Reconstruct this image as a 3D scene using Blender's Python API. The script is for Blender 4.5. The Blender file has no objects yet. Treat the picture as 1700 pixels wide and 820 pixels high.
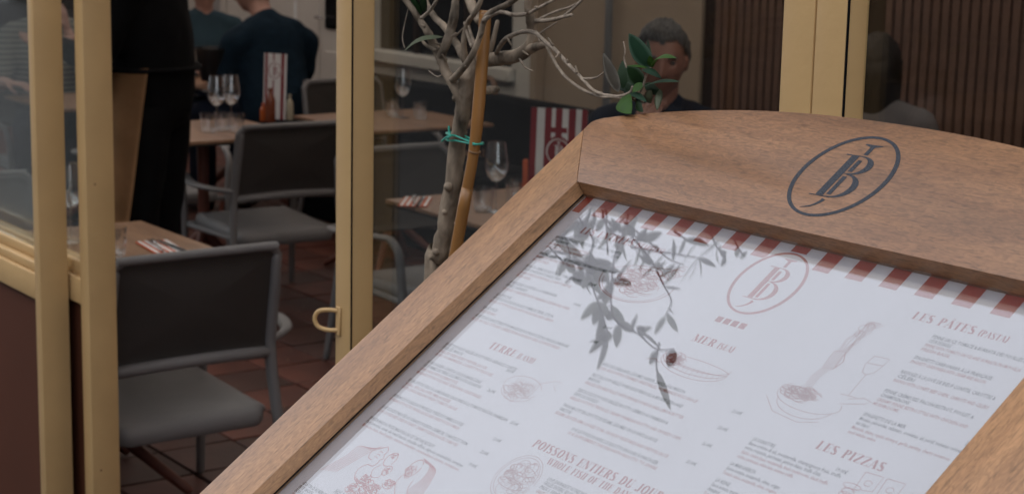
import bpy, bmesh, math, random
from mathutils import Vector, Matrix, noise
random.seed(7)
scene = bpy.context.scene
COL = scene.collection
PI = math.pi
V = Vector
# ------------------------------------------------------------------ camera
cam_data = bpy.data.cameras.new("camera")
cam = bpy.data.objects.new("camera", cam_data); COL.objects.link(cam)
cam_rows = ((0.5767890,0.8166252,0.0209226),(-0.1632676,0.0901459,0.9824548),(0.8004112,-0.5700851,0.1853236))
rot = Matrix(cam_rows).transposed().to_4x4()
cam.matrix_world = Matrix.Translation((0, 0, 1.78)) @ rot
cam_data.sensor_width = 36.0
cam_data.lens = 36.0 * 3004.4 / 1700.0
cam_data.clip_start = 0.05
cam_data.clip_end = 600
cam_data.dof.use_dof = True
cam_data.dof.focus_distance = 2.0
cam_data.dof.aperture_fstop = 12.5
scene.camera = cam
# ------------------------------------------------------------------ sky and sun
SUN_EL, SUN_AZ = math.radians(52), math.radians(200)
world = bpy.data.worlds.new("World"); scene.world = world; world.use_nodes = True
wn, wl = world.node_tree.nodes, world.node_tree.links
bg = wn["Background"]
sky = wn.new("ShaderNodeTexSky"); sky.sky_type = 'NISHITA'; sky.sun_disc = False
sky.sun_elevation = SUN_EL; sky.sun_rotation = SUN_AZ
sky.air_density = 1.0; sky.dust_density = 3.0; sky.ozone_density = 1.0
tc = wn.new("ShaderNodeTexCoord"); cn = wn.new("ShaderNodeTexNoise")
cn.inputs["Scale"].default_value = 2.2; cn.inputs["Detail"].default_value = 5
wl.new(tc.outputs["Generated"], cn.inputs["Vector"])
cr = wn.new("ShaderNodeMapRange"); cr.inputs[1].default_value = .3; cr.inputs[2].default_value = .7
cr.inputs[3].default_value = .82; cr.inputs[4].default_value = 1.0
wl.new(cn.outputs["Fac"], cr.inputs[0])
cm = wn.new("ShaderNodeMix"); cm.data_type = 'RGBA'
cm.inputs[7].default_value = (13.4, 13.8, 15.0, 1)
wl.new(cr.outputs[0], cm.inputs[0]); wl.new(sky.outputs[0], cm.inputs[6])
wl.new(cm.outputs[2], bg.inputs["Color"])
bg.inputs["Strength"].default_value = 0.13
sd = bpy.data.lights.new("sun", 'SUN'); sd.energy = 0.5; sd.angle = math.radians(20); sd.color = (1, .95, .88)
sun = bpy.data.objects.new("sun", sd); COL.objects.link(sun)
sdir = V((math.sin(SUN_AZ) * math.cos(SUN_EL), math.cos(SUN_AZ) * math.cos(SUN_EL), math.sin(SUN_EL)))
sun.rotation_euler = sdir.to_track_quat('Z', 'Y').to_euler(); sun.location = (0, -3, 8)
scene.view_settings.view_transform = 'Standard'
scene.view_settings.look = 'None'
scene.view_settings.exposure = 0.0
scene.view_settings.gamma = 1.0
scene.render.engine = 'CYCLES'
scene.cycles.max_bounces = 10
scene.cycles.transparent_max_bounces = 24

# ------------------------------------------------------------------ materials
def new_mat(name):
    m = bpy.data.materials.new(name); m.use_nodes = True
    return m, m.node_tree.nodes, m.node_tree.links, m.node_tree.nodes["Principled BSDF"]
def mat(name, col, rough=.6, spec=.4, var=.12, scale=6, bump=0.0, bscale=60, metal=0.0, stretch=(1, 1, 1), coat=0):
    m, n, l, p = new_mat(name)
    tc = n.new("ShaderNodeTexCoord"); mp = n.new("ShaderNodeMapping"); mp.inputs["Scale"].default_value = stretch
    l.new(tc.outputs["Object"], mp.inputs[0])
    nz = n.new("ShaderNodeTexNoise"); nz.inputs["Scale"].default_value = scale; nz.inputs["Detail"].default_value = 6
    l.new(mp.outputs[0], nz.inputs["Vector"])
    mr = n.new("ShaderNodeMapRange"); mr.inputs[1].default_value = .3; mr.inputs[2].default_value = .7
    mr.inputs[3].default_value = 1 - var; mr.inputs[4].default_value = 1 + var
    l.new(nz.outputs["Fac"], mr.inputs[0])
    mx = n.new("ShaderNodeVectorMath"); mx.operation = 'SCALE'; mx.inputs[0].default_value = col
    l.new(mr.outputs[0], mx.inputs["Scale"]); l.new(mx.outputs[0], p.inputs["Base Color"])
    p.inputs["Roughness"].default_value = rough; p.inputs["Specular IOR Level"].default_value = spec
    p.inputs["Metallic"].default_value = metal; p.inputs["Coat Weight"].default_value = coat
    if bump:
        b2 = n.new("ShaderNodeTexNoise"); b2.inputs["Scale"].default_value = bscale; b2.inputs["Detail"].default_value = 4
        l.new(mp.outputs[0], b2.inputs["Vector"])
        bp = n.new("ShaderNodeBump"); bp.inputs["Strength"].default_value = bump; bp.inputs["Distance"].default_value = .004
        l.new(b2.outputs["Fac"], bp.inputs["Height"]); l.new(bp.outputs[0], p.inputs["Normal"])
    return m
def wood_mat(name, light, dark, axis='X', fine=420, rough=.42, pore=.68):
    """grain runs along the given object axis"""
    m, n, l, p = new_mat(name)
    tc = n.new("ShaderNodeTexCoord")
    def mapped(along, across):
        mp = n.new("ShaderNodeMapping")
        s = [across, across, across]; s['XYZ'.index(axis)] = along
        mp.inputs["Scale"].default_value = s
        l.new(tc.outputs["Object"], mp.inputs[0]); return mp
    a = n.new("ShaderNodeTexNoise"); a.inputs["Scale"].default_value = 1; a.inputs["Detail"].default_value = 6
    a.inputs["Distortion"].default_value = 1.2
    l.new(mapped(1.8, 20).outputs[0], a.inputs["Vector"])
    ra = n.new("ShaderNodeValToRGB"); ra.color_ramp.elements[0].position = .3; ra.color_ramp.elements[1].position = .72
    ra.color_ramp.elements[0].color = (*dark, 1); ra.color_ramp.elements[1].color = (*light, 1)
    l.new(a.outputs["Fac"], ra.inputs[0])
    # pores: short dark dashes along the grain
    b = n.new("ShaderNodeTexNoise"); b.inputs["Scale"].default_value = 1; b.inputs["Detail"].default_value = 3; b.inputs["Distortion"].default_value = .5
    l.new(mapped(fine * .11, fine).outputs[0], b.inputs["Vector"])
    rb = n.new("ShaderNodeMapRange"); rb.inputs[1].default_value = .32; rb.inputs[2].default_value = .48
    rb.inputs[3].default_value = pore; rb.inputs[4].default_value = 1.0
    l.new(b.outputs["Fac"], rb.inputs[0])
    # ripple figure across the grain
    c = n.new("ShaderNodeTexNoise"); c.inputs["Scale"].default_value = 1; c.inputs["Detail"].default_value = 3; c.inputs["Distortion"].default_value = 2
    l.new(mapped(60, 170).outputs[0], c.inputs["Vector"])
    rc = n.new("ShaderNodeMapRange"); rc.inputs[1].default_value = .35; rc.inputs[2].default_value = .65
    rc.inputs[3].default_value = .80; rc.inputs[4].default_value = 1.14
    l.new(c.outputs["Fac"], rc.inputs[0])
    d = n.new("ShaderNodeTexNoise"); d.inputs["Scale"].default_value = 1; d.inputs["Detail"].default_value = 4; d.inputs["Distortion"].default_value = 1.5
    l.new(mapped(1.1, 7).outputs[0], d.inputs["Vector"])
    rd_ = n.new("ShaderNodeMapRange"); rd_.inputs[1].default_value = .36; rd_.inputs[2].default_value = .64; rd_.inputs[3].default_value = .80; rd_.inputs[4].default_value = 1.12
    l.new(d.outputs["Fac"], rd_.inputs[0])
    m0 = n.new("ShaderNodeMath"); m0.operation = 'MULTIPLY'; l.new(rd_.outputs[0], m0.inputs[0]); l.new(rb.outputs[0], m0.inputs[1])
    mu = n.new("ShaderNodeMath"); mu.operation = 'MULTIPLY'; l.new(m0.outputs[0], mu.inputs[0]); l.new(rc.outputs[0], mu.inputs[1])
    mx = n.new("ShaderNodeVectorMath"); mx.operation = 'SCALE'
    l.new(ra.outputs[0], mx.inputs[0]); l.new(mu.outputs[0], mx.inputs["Scale"]); l.new(mx.outputs[0], p.inputs["Base Color"])
    p.inputs["Roughness"].default_value = rough; p.inputs["Specular IOR Level"].default_value = .45
    if 'iroko' in name: p.inputs["Coat Weight"].default_value = .18; p.inputs["Coat Roughness"].default_value = .28; p.inputs["Coat IOR"].default_value = 1.5
    bp = n.new("ShaderNodeBump"); bp.inputs["Strength"].default_value = .25; bp.inputs["Distance"].default_value = .0006
    l.new(mu.outputs[0], bp.inputs["Height"]); l.new(bp.outputs[0], p.inputs["Normal"])
    return m
def glass_mat(name, tint=(1, 1, 1), ior=1.5, rough=0.0, boost=0.0):
    m, n, l, p = new_mat(name); n.remove(p)
    out = n["Material Output"]
    tr = n.new("ShaderNodeBsdfTransparent"); tr.inputs[0].default_value = (*tint, 1)
    gl = n.new("ShaderNodeBsdfGlossy"); gl.inputs["Roughness"].default_value = rough; gl.inputs[0].default_value = (1, 1, 1, 1)
    fr = n.new("ShaderNodeFresnel"); fr.inputs[0].default_value = ior
    ge = n.new("ShaderNodeNewGeometry"); io = n.new("ShaderNodeMapRange"); io.inputs[3].default_value = ior; io.inputs[4].default_value = 1 / ior
    l.new(ge.outputs["Backfacing"], io.inputs[0]); l.new(io.outputs[0], fr.inputs[0])
    ad = n.new("ShaderNodeMath"); ad.operation = 'ADD'; ad.inputs[1].default_value = boost; ad.use_clamp = True
    l.new(fr.outputs[0], ad.inputs[0])
    mx = n.new("ShaderNodeMixShader"); l.new(ad.outputs[0], mx.inputs[0]); l.new(tr.outputs[0], mx.inputs[1]); l.new(gl.outputs[0], mx.inputs[2])
    l.new(mx.outputs[0], out.inputs[0])
    return m
M = {}
M['paint'] = mat('cream_paint', (.54, .352, .160), .42, .4, .075, 5, .18, 60)
M['maroon'] = mat('dark_maroon_panel', (.088, .029, .015), .6, .2, .08, 3, .05, 40)
M['rail_wood'] = wood_mat('iroko_rail', (.365, .185, .085), (.215, .098, .044), 'X')
M['stile_wood'] = wood_mat('iroko_stile', (.42, .225, .105), (.265, .132, .060), 'Y')
M['inlay'] = mat('blue_black_inlay', (.022, .028, .040), .45, .4, .3, 260, .3, 400)
M['paper'] = mat('menu_paper', (.46, .46, .485), .7, .2, .035, 5, .35, 7, stretch=(2.2, .5, 1))
M['print_red'] = mat('red_print', (.25, .026, .018), .7, .2, .05, 9)
M['print_crimson'] = mat('crimson_drawing_ink', (.34, .030, .026), .7, .2, .05, 9)
M['print_brown'] = mat('brown_print', (.25, .034, .034), .7, .2, .1, 30)
M['print_rose'] = mat('rose_print', (.26, .085, .085), .7, .2, .05, 9)
M['print_black'] = mat('black_print', (.012, .016, .028), .7, .2, .05, 9)
M['pane'] = glass_mat('window_glass', (.93, .95, .94), 1.36)
M['menu_pane'] = glass_mat('menu_glass', (.90, .90, .905), 1.93)
M['glassware'] = glass_mat('glassware', (.95, .96, .97), 1.55, 0.01, .15)
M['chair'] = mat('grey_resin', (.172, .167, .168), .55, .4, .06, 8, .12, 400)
M['chair_back_shaded'] = mat('shaded_resin_back', (.048, .043, .040), .6, .3, .06, 8, .12, 400)  # shade on the upright backs is put into a darker resin colour
M['chair_light'] = mat('pale_grey_resin', (.23, .225, .225), .55, .4, .06, 8, .12, 400)
M['table_top'] = wood_mat('laminate_top', (.36, .21, .13), (.28, .155, .09), 'X', 120, .35, .8)
M['table_edge'] = mat('black_laminate_edge', (.02, .018, .018), .5)
M['table_leg'] = mat('terracotta_painted_leg', (.16, .055, .038), .5)
M['slat'] = wood_mat('oak_slat', (.24, .14, .105), (.17, .095, .07), 'Z', 160, .6, .8)
M['felt'] = mat('black_felt', (.006, .006, .007), .95, .1)
M['wall_beige'] = mat('beige_plaster', (.46, .37, .29), .8, .2, .08, 1.2, .1, 30)
M['wall_white'] = mat('white_painted_wood', (.72, .70, .66), .6, .3, .06, 2, .05, 20)
M['wall_dark'] = mat('dark_brown_wall', (.035, .022, .018), .8, .2, .1, 2)
M['dark_glass'] = mat('dark_window_glass', (.012, .014, .017), .12, .6, .1, 2)
def cloth_roof(name, col, thru):
    m, n, l, p = new_mat(name)
    p.inputs["Base Color"].default_value = (*col, 1); p.inputs["Roughness"].default_value = .9
    t = n.new("ShaderNodeBsdfTranslucent"); t.inputs[0].default_value = (*thru, 1)
    mx = n.new("ShaderNodeMixShader"); mx.inputs[0].default_value = .85 if thru[0] > .5 else .5
    l.new(p.outputs[0], mx.inputs[1]); l.new(t.outputs[0], mx.inputs[2]); l.new(mx.outputs[0], n["Material Output"].inputs[0])
    return m
M['ceiling'] = cloth_roof('daylight_fill_canvas', (.70, .62, .54), (.72, .655, .59))  # translucency made up to let daylight through the roof
M['mortar'] = mat('mortar', (.05, .038, .034), .9, .2, .2, 12, .3, 80)
M['tile'] = mat('terracotta_tile', (.105, .033, .022), .5, .4, .45, 3.1, .25, 45)
M['tile_b'] = mat('brown_terracotta_tile', (.06, .025, .019), .5, .4, .45, 2.7, .25, 45)
M['pavement'] = mat('grey_pavement', (.07, .068, .066), .8, .3, .15, 2, .3, 60)
M['stone'] = mat('dark_render', (.045, .042, .04), .85, .2, .1, .6, .2, 8)
M['bark'] = mat('grey_olive_bark', (.215, .17, .125), .85, .2, .75, 38, 1.0, 120, stretch=(1, 1, .4))
M['twig'] = mat('pale_twig_bark', (.27, .22, .17), .8, .2, .35, 90, .6, 200)
M['bamboo'] = mat('bamboo_cane', (.29, .135, .04), .38, .45, .2, 30, .12, 60, stretch=(1, 1, .08))
M['bamboo_node'] = mat('bamboo_node', (.17, .085, .03), .5)
M['wire'] = mat('green_plastic_wire', (.02, .30, .22), .35, .5)
M['leaf'] = mat('olive_leaf_dark', (.016, .046, .013), .55, .3, .3, 40)
M['leaf_teal'] = mat('olive_leaf_blue_green', (.022, .066, .034), .55, .3, .25, 40)
M['leaf_light'] = mat('young_leaf_green', (.06, .145, .026), .55, .3, .2, 40)
M['leaf_under'] = mat('olive_leaf_underside', (.15, .135, .11), .6, .3, .2, 40)
M['leaf_pale'] = mat('olive_leaf_sage', (.14, .165, .10), .5, .4, .2, 40)
M['leaf_crown'] = cloth_roof('silvery_olive_foliage', (.42, .44, .39), (.42, .46, .36))
M['soil'] = mat('soil', (.03, .02, .014), .95, .1, .4, 30, .8, 50)
M['pot'] = mat('anthracite_planter', (.05, .05, .05), .6)
M['skin'] = mat('skin', (.36, .165, .105), .5, .4, .1, 14, .08, 200)
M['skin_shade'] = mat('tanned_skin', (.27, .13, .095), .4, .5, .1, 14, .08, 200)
M['skin_pale'] = mat('fair_skin', (.50, .29, .23), .5, .4, .08, 14, .08, 200)
M['hair_grey'] = mat('greying_hair', (.085, .082, .084), .6, .35, .7, 160, .9, 260, stretch=(1, 1, .3))
M['hair_dark'] = mat('dark_brown_hair', (.012, .008, .007), .5, .4, .4, 130, .9, 240, stretch=(1, 1, .2))
M['eye'] = mat('eye', (.03, .02, .015), .15, .6)
M['navy'] = mat('navy_wool', (.008, .020, .034), .9, .15, .2, 30, .3, 120)
M['navy_dark'] = mat('dark_navy_knit', (.006, .009, .020), .9, .15, .2, 30, .3, 120)
M['blue_shirt'] = mat('blue_shirt', (.035, .075, .22), .85, .2)
M['black_cloth'] = mat('black_cloth', (.0028, .0028, .0034), .9, .15, .3, 20, .2, 100)
M['tan_cloth'] = mat('tan_apron_cloth', (.36, .195, .095), .9, .15, .15, 9, .4, 60)
M['teal_cloth'] = mat('teal_cloth', (.035, .065, .085), .9, .15)
M['grey_cloth'] = mat('white_grey_blouse', (.15, .14, .145), .9, .15)
M['steel'] = mat('cutlery_steel', (.55, .55, .56), .25, .5, .05, 20, metal=1.0)
M['orange'] = mat('orange_paper', (.52, .11, .045), .8, .2)
M['white'] = mat('white_paper', (.68, .67, .66), .75, .2)
M['card_red'] = mat('crimson_print', (.21, .012, .018), .6, .3)
M['sauce_red'] = mat('orange_sauce', (.45, .10, .018), .25, .5)
M['sauce_brown'] = mat('brown_red_sauce', (.17, .045, .02), .25, .5)
M['cream'] = mat('cream_plastic', (.42, .38, .28), .4, .4)
M['black_plastic'] = mat('black_plastic', (.008, .008, .009), .35, .5)
M['yellow'] = mat('yellow_wrapper', (.55, .37, .03), .5, .4)
M['chair_wood'] = wood_mat('bistro_chair_wood', (.20, .095, .045), (.13, .06, .03), 'Z', 160, .45, .8)
M['pipe'] = mat('grey_pipe', (.22, .23, .25), .4, .5)
M['frame_art'] = mat('pale_poster', (.40, .40, .40), .7)
# striped T shirt cloth
def stripe_mat(name, a, b, period, axis='Z'):
    m, n, l, p = new_mat(name)
    tc = n.new("ShaderNodeTexCoord"); sp = n.new("ShaderNodeSeparateXYZ"); l.new(tc.outputs["Object"], sp.inputs[0])
    mo = n.new("ShaderNodeMath"); mo.operation = 'MULTIPLY'; mo.inputs[1].default_value = 2 * PI / period
    l.new(sp.outputs[axis], mo.inputs[0])
    sn = n.new("ShaderNodeMath"); sn.operation = 'SINE'; l.new(mo.outputs[0], sn.inputs[0])
    mr = n.new("ShaderNodeMapRange"); mr.inputs[1].default_value = .2; mr.inputs[2].default_value = .5; l.new(sn.outputs[0], mr.inputs[0])
    mx = n.new("ShaderNodeMix"); mx.data_type = 'RGBA'; mx.inputs[6].default_value = (*a, 1); mx.inputs[7].default_value = (*b, 1)
    l.new(mr.outputs[0], mx.inputs[0]); l.new(mx.outputs[2], p.inputs["Base Color"]); p.inputs["Roughness"].default_value = .9
    return m
M['striped'] = stripe_mat('striped_jersey', (.24, .23, .19), (.07, .075, .07), .028)

# ------------------------------------------------------------------ helpers
def finish(name, bm, m, parent=None, smooth=True, auto=True, loc=None, mats=None):
    bmesh.ops.recalc_face_normals(bm, faces=bm.faces)
    me = bpy.data.meshes.new(name); bm.to_mesh(me); bm.free()
    for x in (mats or [m]): me.materials.append(x)
    if smooth:
        me.polygons.foreach_set("use_smooth", [True] * len(me.polygons))
        if auto: me.set_sharp_from_angle(angle=math.radians(38))
    o = bpy.data.objects.new(name, me); COL.objects.link(o)
    if parent: o.parent = parent
    if loc: o.location = loc
    return o
def empty(name, loc=(0, 0, 0), rz=0, label=None, cat=None, group=None):
    o = bpy.data.objects.new(name, None); COL.objects.link(o); o.location = loc; o.rotation_euler = (0, 0, rz)
    o.empty_display_size = .1
    return tag(o, label, cat, group)
def tag(o, label=None, cat=None, group=None, kind=None):
    if label: o['label'] = label
    if cat: o['category'] = cat
    if group: o['group'] = group
    if kind: o['kind'] = kind
    return o
def copy_tree(o, parent=None):
    c = o.copy(); COL.objects.link(c); c.parent = parent
    for ch in list(o.children): copy_tree(ch, c)
    return c
def box(bm, x0, x1, y0, y1, z0, z1, bev=0.0, seg=1):
    vs = [bm.verts.new((x, y, z)) for x in (x0, x1) for y in (y0, y1) for z in (z0, z1)]
    q = [(0, 1, 3, 2), (4, 6, 7, 5), (0, 4, 5, 1), (2, 3, 7, 6), (0, 2, 6, 4), (1, 5, 7, 3)]
    fs = [bm.faces.new([vs[i] for i in f]) for f in q]
    if bev:
        es = list({e for f in fs for e in f.edges})
        bmesh.ops.bevel(bm, geom=es, offset=bev, segments=seg, affect='EDGES', profile=.5)
    return vs
def boxo(name, m, parent, x0, x1, y0, y1, z0, z1, bev=0.0, seg=1):
    bm = bmesh.new(); box(bm, min(x0, x1), max(x0, x1), min(y0, y1), max(y0, y1), min(z0, z1), max(z0, z1), bev, seg)
    return finish(name, bm, m, parent, smooth=bev > 0)
def frames(pts):
    pts = [V(p) for p in pts]; out = []; ref = None
    for i, p in enumerate(pts):
        t = (pts[min(i + 1, len(pts) - 1)] - pts[max(i - 1, 0)]).normalized()
        if ref is None:
            ref = V((0, 0, 1)) if abs(t.z) < .9 else V((1, 0, 0))
        a = (ref - t * ref.dot(t)).normalized(); b = t.cross(a).normalized(); ref = a
        out.append((p, a, b, t))
    return out
def smooth_pts(pts, sub=4):
    pts = [V(p) for p in pts]
    if len(pts) < 3: return pts
    out = []
    for i in range(len(pts) - 1):
        p0 = pts[max(i - 1, 0)]; p1 = pts[i]; p2 = pts[i + 1]; p3 = pts[min(i + 2, len(pts) - 1)]
        for k in range(sub):
            t = k / sub
            out.append(.5 * ((2 * p1) + (p2 - p0) * t + (2 * p0 - 5 * p1 + 4 * p2 - p3) * t * t + (3 * p1 - p0 - 3 * p2 + p3) * t ** 3))
    out.append(pts[-1]); return out
def interp(rs, n):
    if not isinstance(rs, (list, tuple)): return [rs] * n
    out = []
    for i in range(n):
        f = i / max(n - 1, 1) * (len(rs) - 1); k = min(int(f), len(rs) - 2) if len(rs) > 1 else 0
        out.append(rs[k] + (rs[min(k + 1, len(rs) - 1)] - rs[k]) * (f - k))
    return out
def tube(bm, pts, r, n=10, sub=0, wob=0.0, round_end=True):
    if sub: pts = smooth_pts(pts, sub)
    fr = frames(pts); rs = interp(r, len(fr)); rings = []
    def ring(p, a, b, rad):
        res = []
        for k in range(n):
            th = 2 * PI * k / n
            q = p + (a * math.cos(th) + b * math.sin(th)) * rad
            if wob: q += (a * math.cos(th) + b * math.sin(th)) * rad * wob * noise.noise(q * (1.1 / max(rad, .003)) * .5)
            res.append(bm.verts.new(q))
        return res
    if round_end: rings.append(ring(fr[0][0] - fr[0][3] * rs[0] * .6, fr[0][1], fr[0][2], rs[0] * .6))
    for (p, a, b, t), rad in zip(fr, rs): rings.append(ring(p, a, b, rad))
    if round_end: rings.append(ring(fr[-1][0] + fr[-1][3] * rs[-1] * .6, fr[-1][1], fr[-1][2], rs[-1] * .6))
    for i in range(len(rings) - 1):
        for k in range(n):
            bm.faces.new([rings[i][k], rings[i][(k + 1) % n], rings[i + 1][(k + 1) % n], rings[i + 1][k]])
    bm.faces.new(rings[0][::-1]); bm.faces.new(rings[-1])
def lathe(bm, prof, n=28, c=(0, 0, 0)):
    """closed profile [(r, z)...] turned about z; r == 0 ends are poles"""
    rings = []
    for r, z in prof:
        if r < 1e-5: rings.append([bm.verts.new((c[0], c[1], c[2] + z))])
        else: rings.append([bm.verts.new((c[0] + r * math.cos(2 * PI * k / n), c[1] + r * math.sin(2 * PI * k / n), c[2] + z)) for k in range(n)])
    for a, b in zip(rings, rings[1:]):
        for k in range(n):
            k2 = (k + 1) % n
            if len(a) == 1 and len(b) == 1: continue
            if len(a) == 1: bm.faces.new([a[0], b[k], b[k2]])
            elif len(b) == 1: bm.faces.new([a[k], a[k2], b[0]])
            else: bm.faces.new([a[k], a[k2], b[k2], b[k]])
def prism(bm, outline, z0, z1, bev=0.0, holes=None):
    vs = [bm.verts.new((x, y, z1)) for x, y in outline]
    f = bm.faces.new(vs)
    r = bmesh.ops.extrude_face_region(bm, geom=[f])
    nv = [e for e in r['geom'] if isinstance(e, bmesh.types.BMVert)]
    for v in nv: v.co.z = z0
    if bev:
        es = [e for e in bm.edges if abs(e.verts[0].co.z - z1) < 1e-6 and abs(e.verts[1].co.z - z1) < 1e-6]
        bmesh.ops.bevel(bm, geom=es, offset=bev, segments=2, affect='EDGES', profile=.5)

# ------------------------------------------------------------------ ground and far street
FY = 1.62                       # outer face of the glazed terrace front
o = boxo('pavement', M['pavement'], None, -260, 260, -260, FY - .03, -.3, 0); tag(o, kind='structure')
o = boxo('ground', M['pavement'], None, -260, 260, 6.4, 260, -.3, -.01); tag(o, kind='structure')
floor = boxo('terrace_floor', M['mortar'], None, -14, 3.0, FY - .03, 6.4, -.3, .004); tag(floor, kind='structure')
TS = .262
bmt = bmesh.new(); box(bmt, -TS / 2 + .005, TS / 2 - .005, -TS / 2 + .005, TS / 2 - .005, 0, .012, .003)
t0 = finish('tile', bmt, M['tile'], floor); tile_mesh = t0.data
tile_mesh_b = tile_mesh.copy(); tile_mesh_b.materials[0] = M['tile_b']
t0.location = (-8.0, 1.96, .004)
for i in range(0, 15):
    for j in range(0, 13):
        if i == 0 and j == 0: continue
        o = bpy.data.objects.new('tile', tile_mesh if random.random() < .6 else tile_mesh_b); COL.objects.link(o); o.parent = floor
        o.location = (-8.0 + i * TS, 1.96 + j * TS, .004 + random.uniform(-.0015, .0015))
        o.rotation_euler = (random.uniform(-.004, .004), random.uniform(-.004, .004), random.uniform(-.006, .006))
bm = bmesh.new()
for i in range(-22, 41):
    for j in range(0, 17):
        if 0 <= i < 15 and j < 13: continue
        x, y = -8.0 + i * TS, 1.96 + j * TS
        if x < -13.8 or x > 2.8: continue
        box(bm, x - TS / 2 + .005, x + TS / 2 - .005, y - TS / 2 + .005, y + TS / 2 - .005, .004, .016)
far = finish('tile', bm, M['tile'], floor, smooth=False); tag(far, kind='stuff')
# building across the street (seen only mirrored in the glazing)
opp = empty('building', (-8, -7.5, 0), 0, 'dark rendered building across the street with rows of dark windows', 'building')
boxo('wall', M['stone'], opp, -22, 22, -6, 0, 0, 7.2)
for k in range(9):
    for lv in range(2):
        w = boxo('window', M['wall_dark'], opp, -20 + k * 4.6, -18.6 + k * 4.6, 0, .06, 1.0 + lv * 3.2, 2.8 + lv * 3.2)
        boxo('pane', M['dark_glass'], w, -19.9 + k * 4.6, -18.7 + k * 4.6, .06, .07, 1.1 + lv * 3.2, 2.7 + lv * 3.2)

# ------------------------------------------------------------------ terrace roof
roof = empty('terrace_roof', (-5, 1.37, 2.95), 0, 'flat terrace roof, made translucent inside to add light, reaching out over the glazed front', 'roof')
boxo('fill_canvas', M['ceiling'], roof, -9, 8, .93, 4.9, .05, .052)  # translucent sheet added to light the inside of the terrace
boxo('opaque_front', M['wall_dark'], roof, -9, 8, .02, .925, -.001, .12)  # opaque part added to keep the roof's mirror image in the menu dark
boxo('fascia', M['paint'], roof, -9, 8, 0, .018, -.06, .16)

# ------------------------------------------------------------------ back of the terrace (plane y = 6)
BW = 6.0
wall = empty('back_wall', (-8, BW, 0), 0, 'beige plastered back wall of the terrace behind the seated guests', 'wall')
def on_wall(name, m, x0, x1, z0, z1, y0=0, y1=.1, bev=0, par=None):
    return boxo(name, m, par or wall, x0 + 8, x1 + 8, y0, y1, z0, z1, bev)
on_wall('plaster', M['wall_beige'], -8.15, -6.84, 0, 2.95, 0, .3)
on_wall('plaster', M['wall_white'], -14, -11.06, 0, 2.95, 0, .3)
on_wall('skirting', M['wall_white'], -8.15, -6.84, 0, .16, -.015, 0)
on_wall('dark_corner', M['wall_dark'], -6.84, -6.66, 0, 2.95, 0.02, .3)
o = on_wall('plaster', M['wall_dark'], -5.76, -5.60, 0, 2.95, .015, .3)
on_wall('plaster', M['wall_dark'], -4.0, 3, 0, 2.95, .015, .3)
# left end wall and right end wall of the terrace
sw = boxo('side_wall', M['wall_dark'], None, -14.2, -14, FY, 6.3, 0, 2.95); tag(sw, 'dark wall closing the far left end of the terrace', 'wall')
sw = boxo('side_wall', M['wall_dark'], None, 2.8, 3.0, FY, 6.0, 0, 2.95); tag(sw, 'dark wall closing the near right end of the terrace', 'wall')
# pipe on the beige wall
bm = bmesh.new(); tube(bm, [(-7.52, 5.95, 0.05), (-7.52, 5.95, 2.9)], .022, 10)
tag(finish('pipe', bm, M['pipe']), 'thin grey vertical pipe running up the beige wall', 'pipe')
# white panelled door leaf at left with a dark glass
door = empty('terrace_door', (-10.55, BW, 0), 0, 'white panelled door with a narrow dark glass behind the man in the navy jacket', 'door')
boxo('door_leaf', M['wall_white'], door, -.48, .52, 0, .06, 0, 2.3, .004)
boxo('pane', M['dark_glass'], door, -.06, .20, -.012, -.002, .95, 2.1)
boxo('panel', M['wall_white'], door, -.38, -.14, -.014, -.001, .2, 2.1, .006)
boxo('panel', M['wall_white'], door, -.06, .42, -.014, -.001, .15, .80, .006)
bm = bmesh.new(); tube(bm, [(-.1, -.02, 1.02), (-.1, -.06, 1.02), (-.02, -.06, 1.02)], .009, 8); finish('handle', bm, M['steel'], door)
# dark shop window with white sill
win = empty('window', (-9.2, BW, 0), 0, 'large dark window with a white sill and low white wall under it', 'window')
boxo('pane', M['dark_glass'], win, -.80, .76, .05, .09, .86, 2.6)
boxo('sill', M['wall_white'], win, -.82, .78, -.06, .1, .79, .86, .006)
boxo('apron_panel', M['wall_white'], win, -.82, .78, .0, .1, 0, .785)
boxo('frame', M['wall_white'], win, -.86, -.80, -.02, .1, .862, 2.6, .004)
boxo('frame', M['wall_white'], win, .76, .81, -.02, .1, .862, 2.6, .004)
boxo('mullion', M['wall_dark'], win, -.36, -.32, .02, .048, .862, 2.6, .004)
boxo('mullion', M['wall_dark'], win, .20, .24, .02, .048, .862, 2.6, .004)
pd = empty('double_door', (-8.28, BW, 0), 0, 'cream door frame of flat upright boards between the dark window and the beige wall', 'door')
boxo('board', M['wall_white'], pd, -.105, .06, -.03, .1, 0, 2.6, .004)
boxo('board', M['wall_beige'], pd, .065, .125, -.055, .1, 0, 2.6, .004)
# framed notice by the door at left
fr = empty('notice', (-12.28, BW - .03, .93), 0, 'white framed notice on the pale wall above the guest in teal', 'notice')
boxo('frame', M['wall_white'], fr, -.20, .20, 0, .025, -.02, .52, .006)
boxo('sheet', M['frame_art'], fr, -.15, .15, -.004, -.001, .04, .46)

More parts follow.
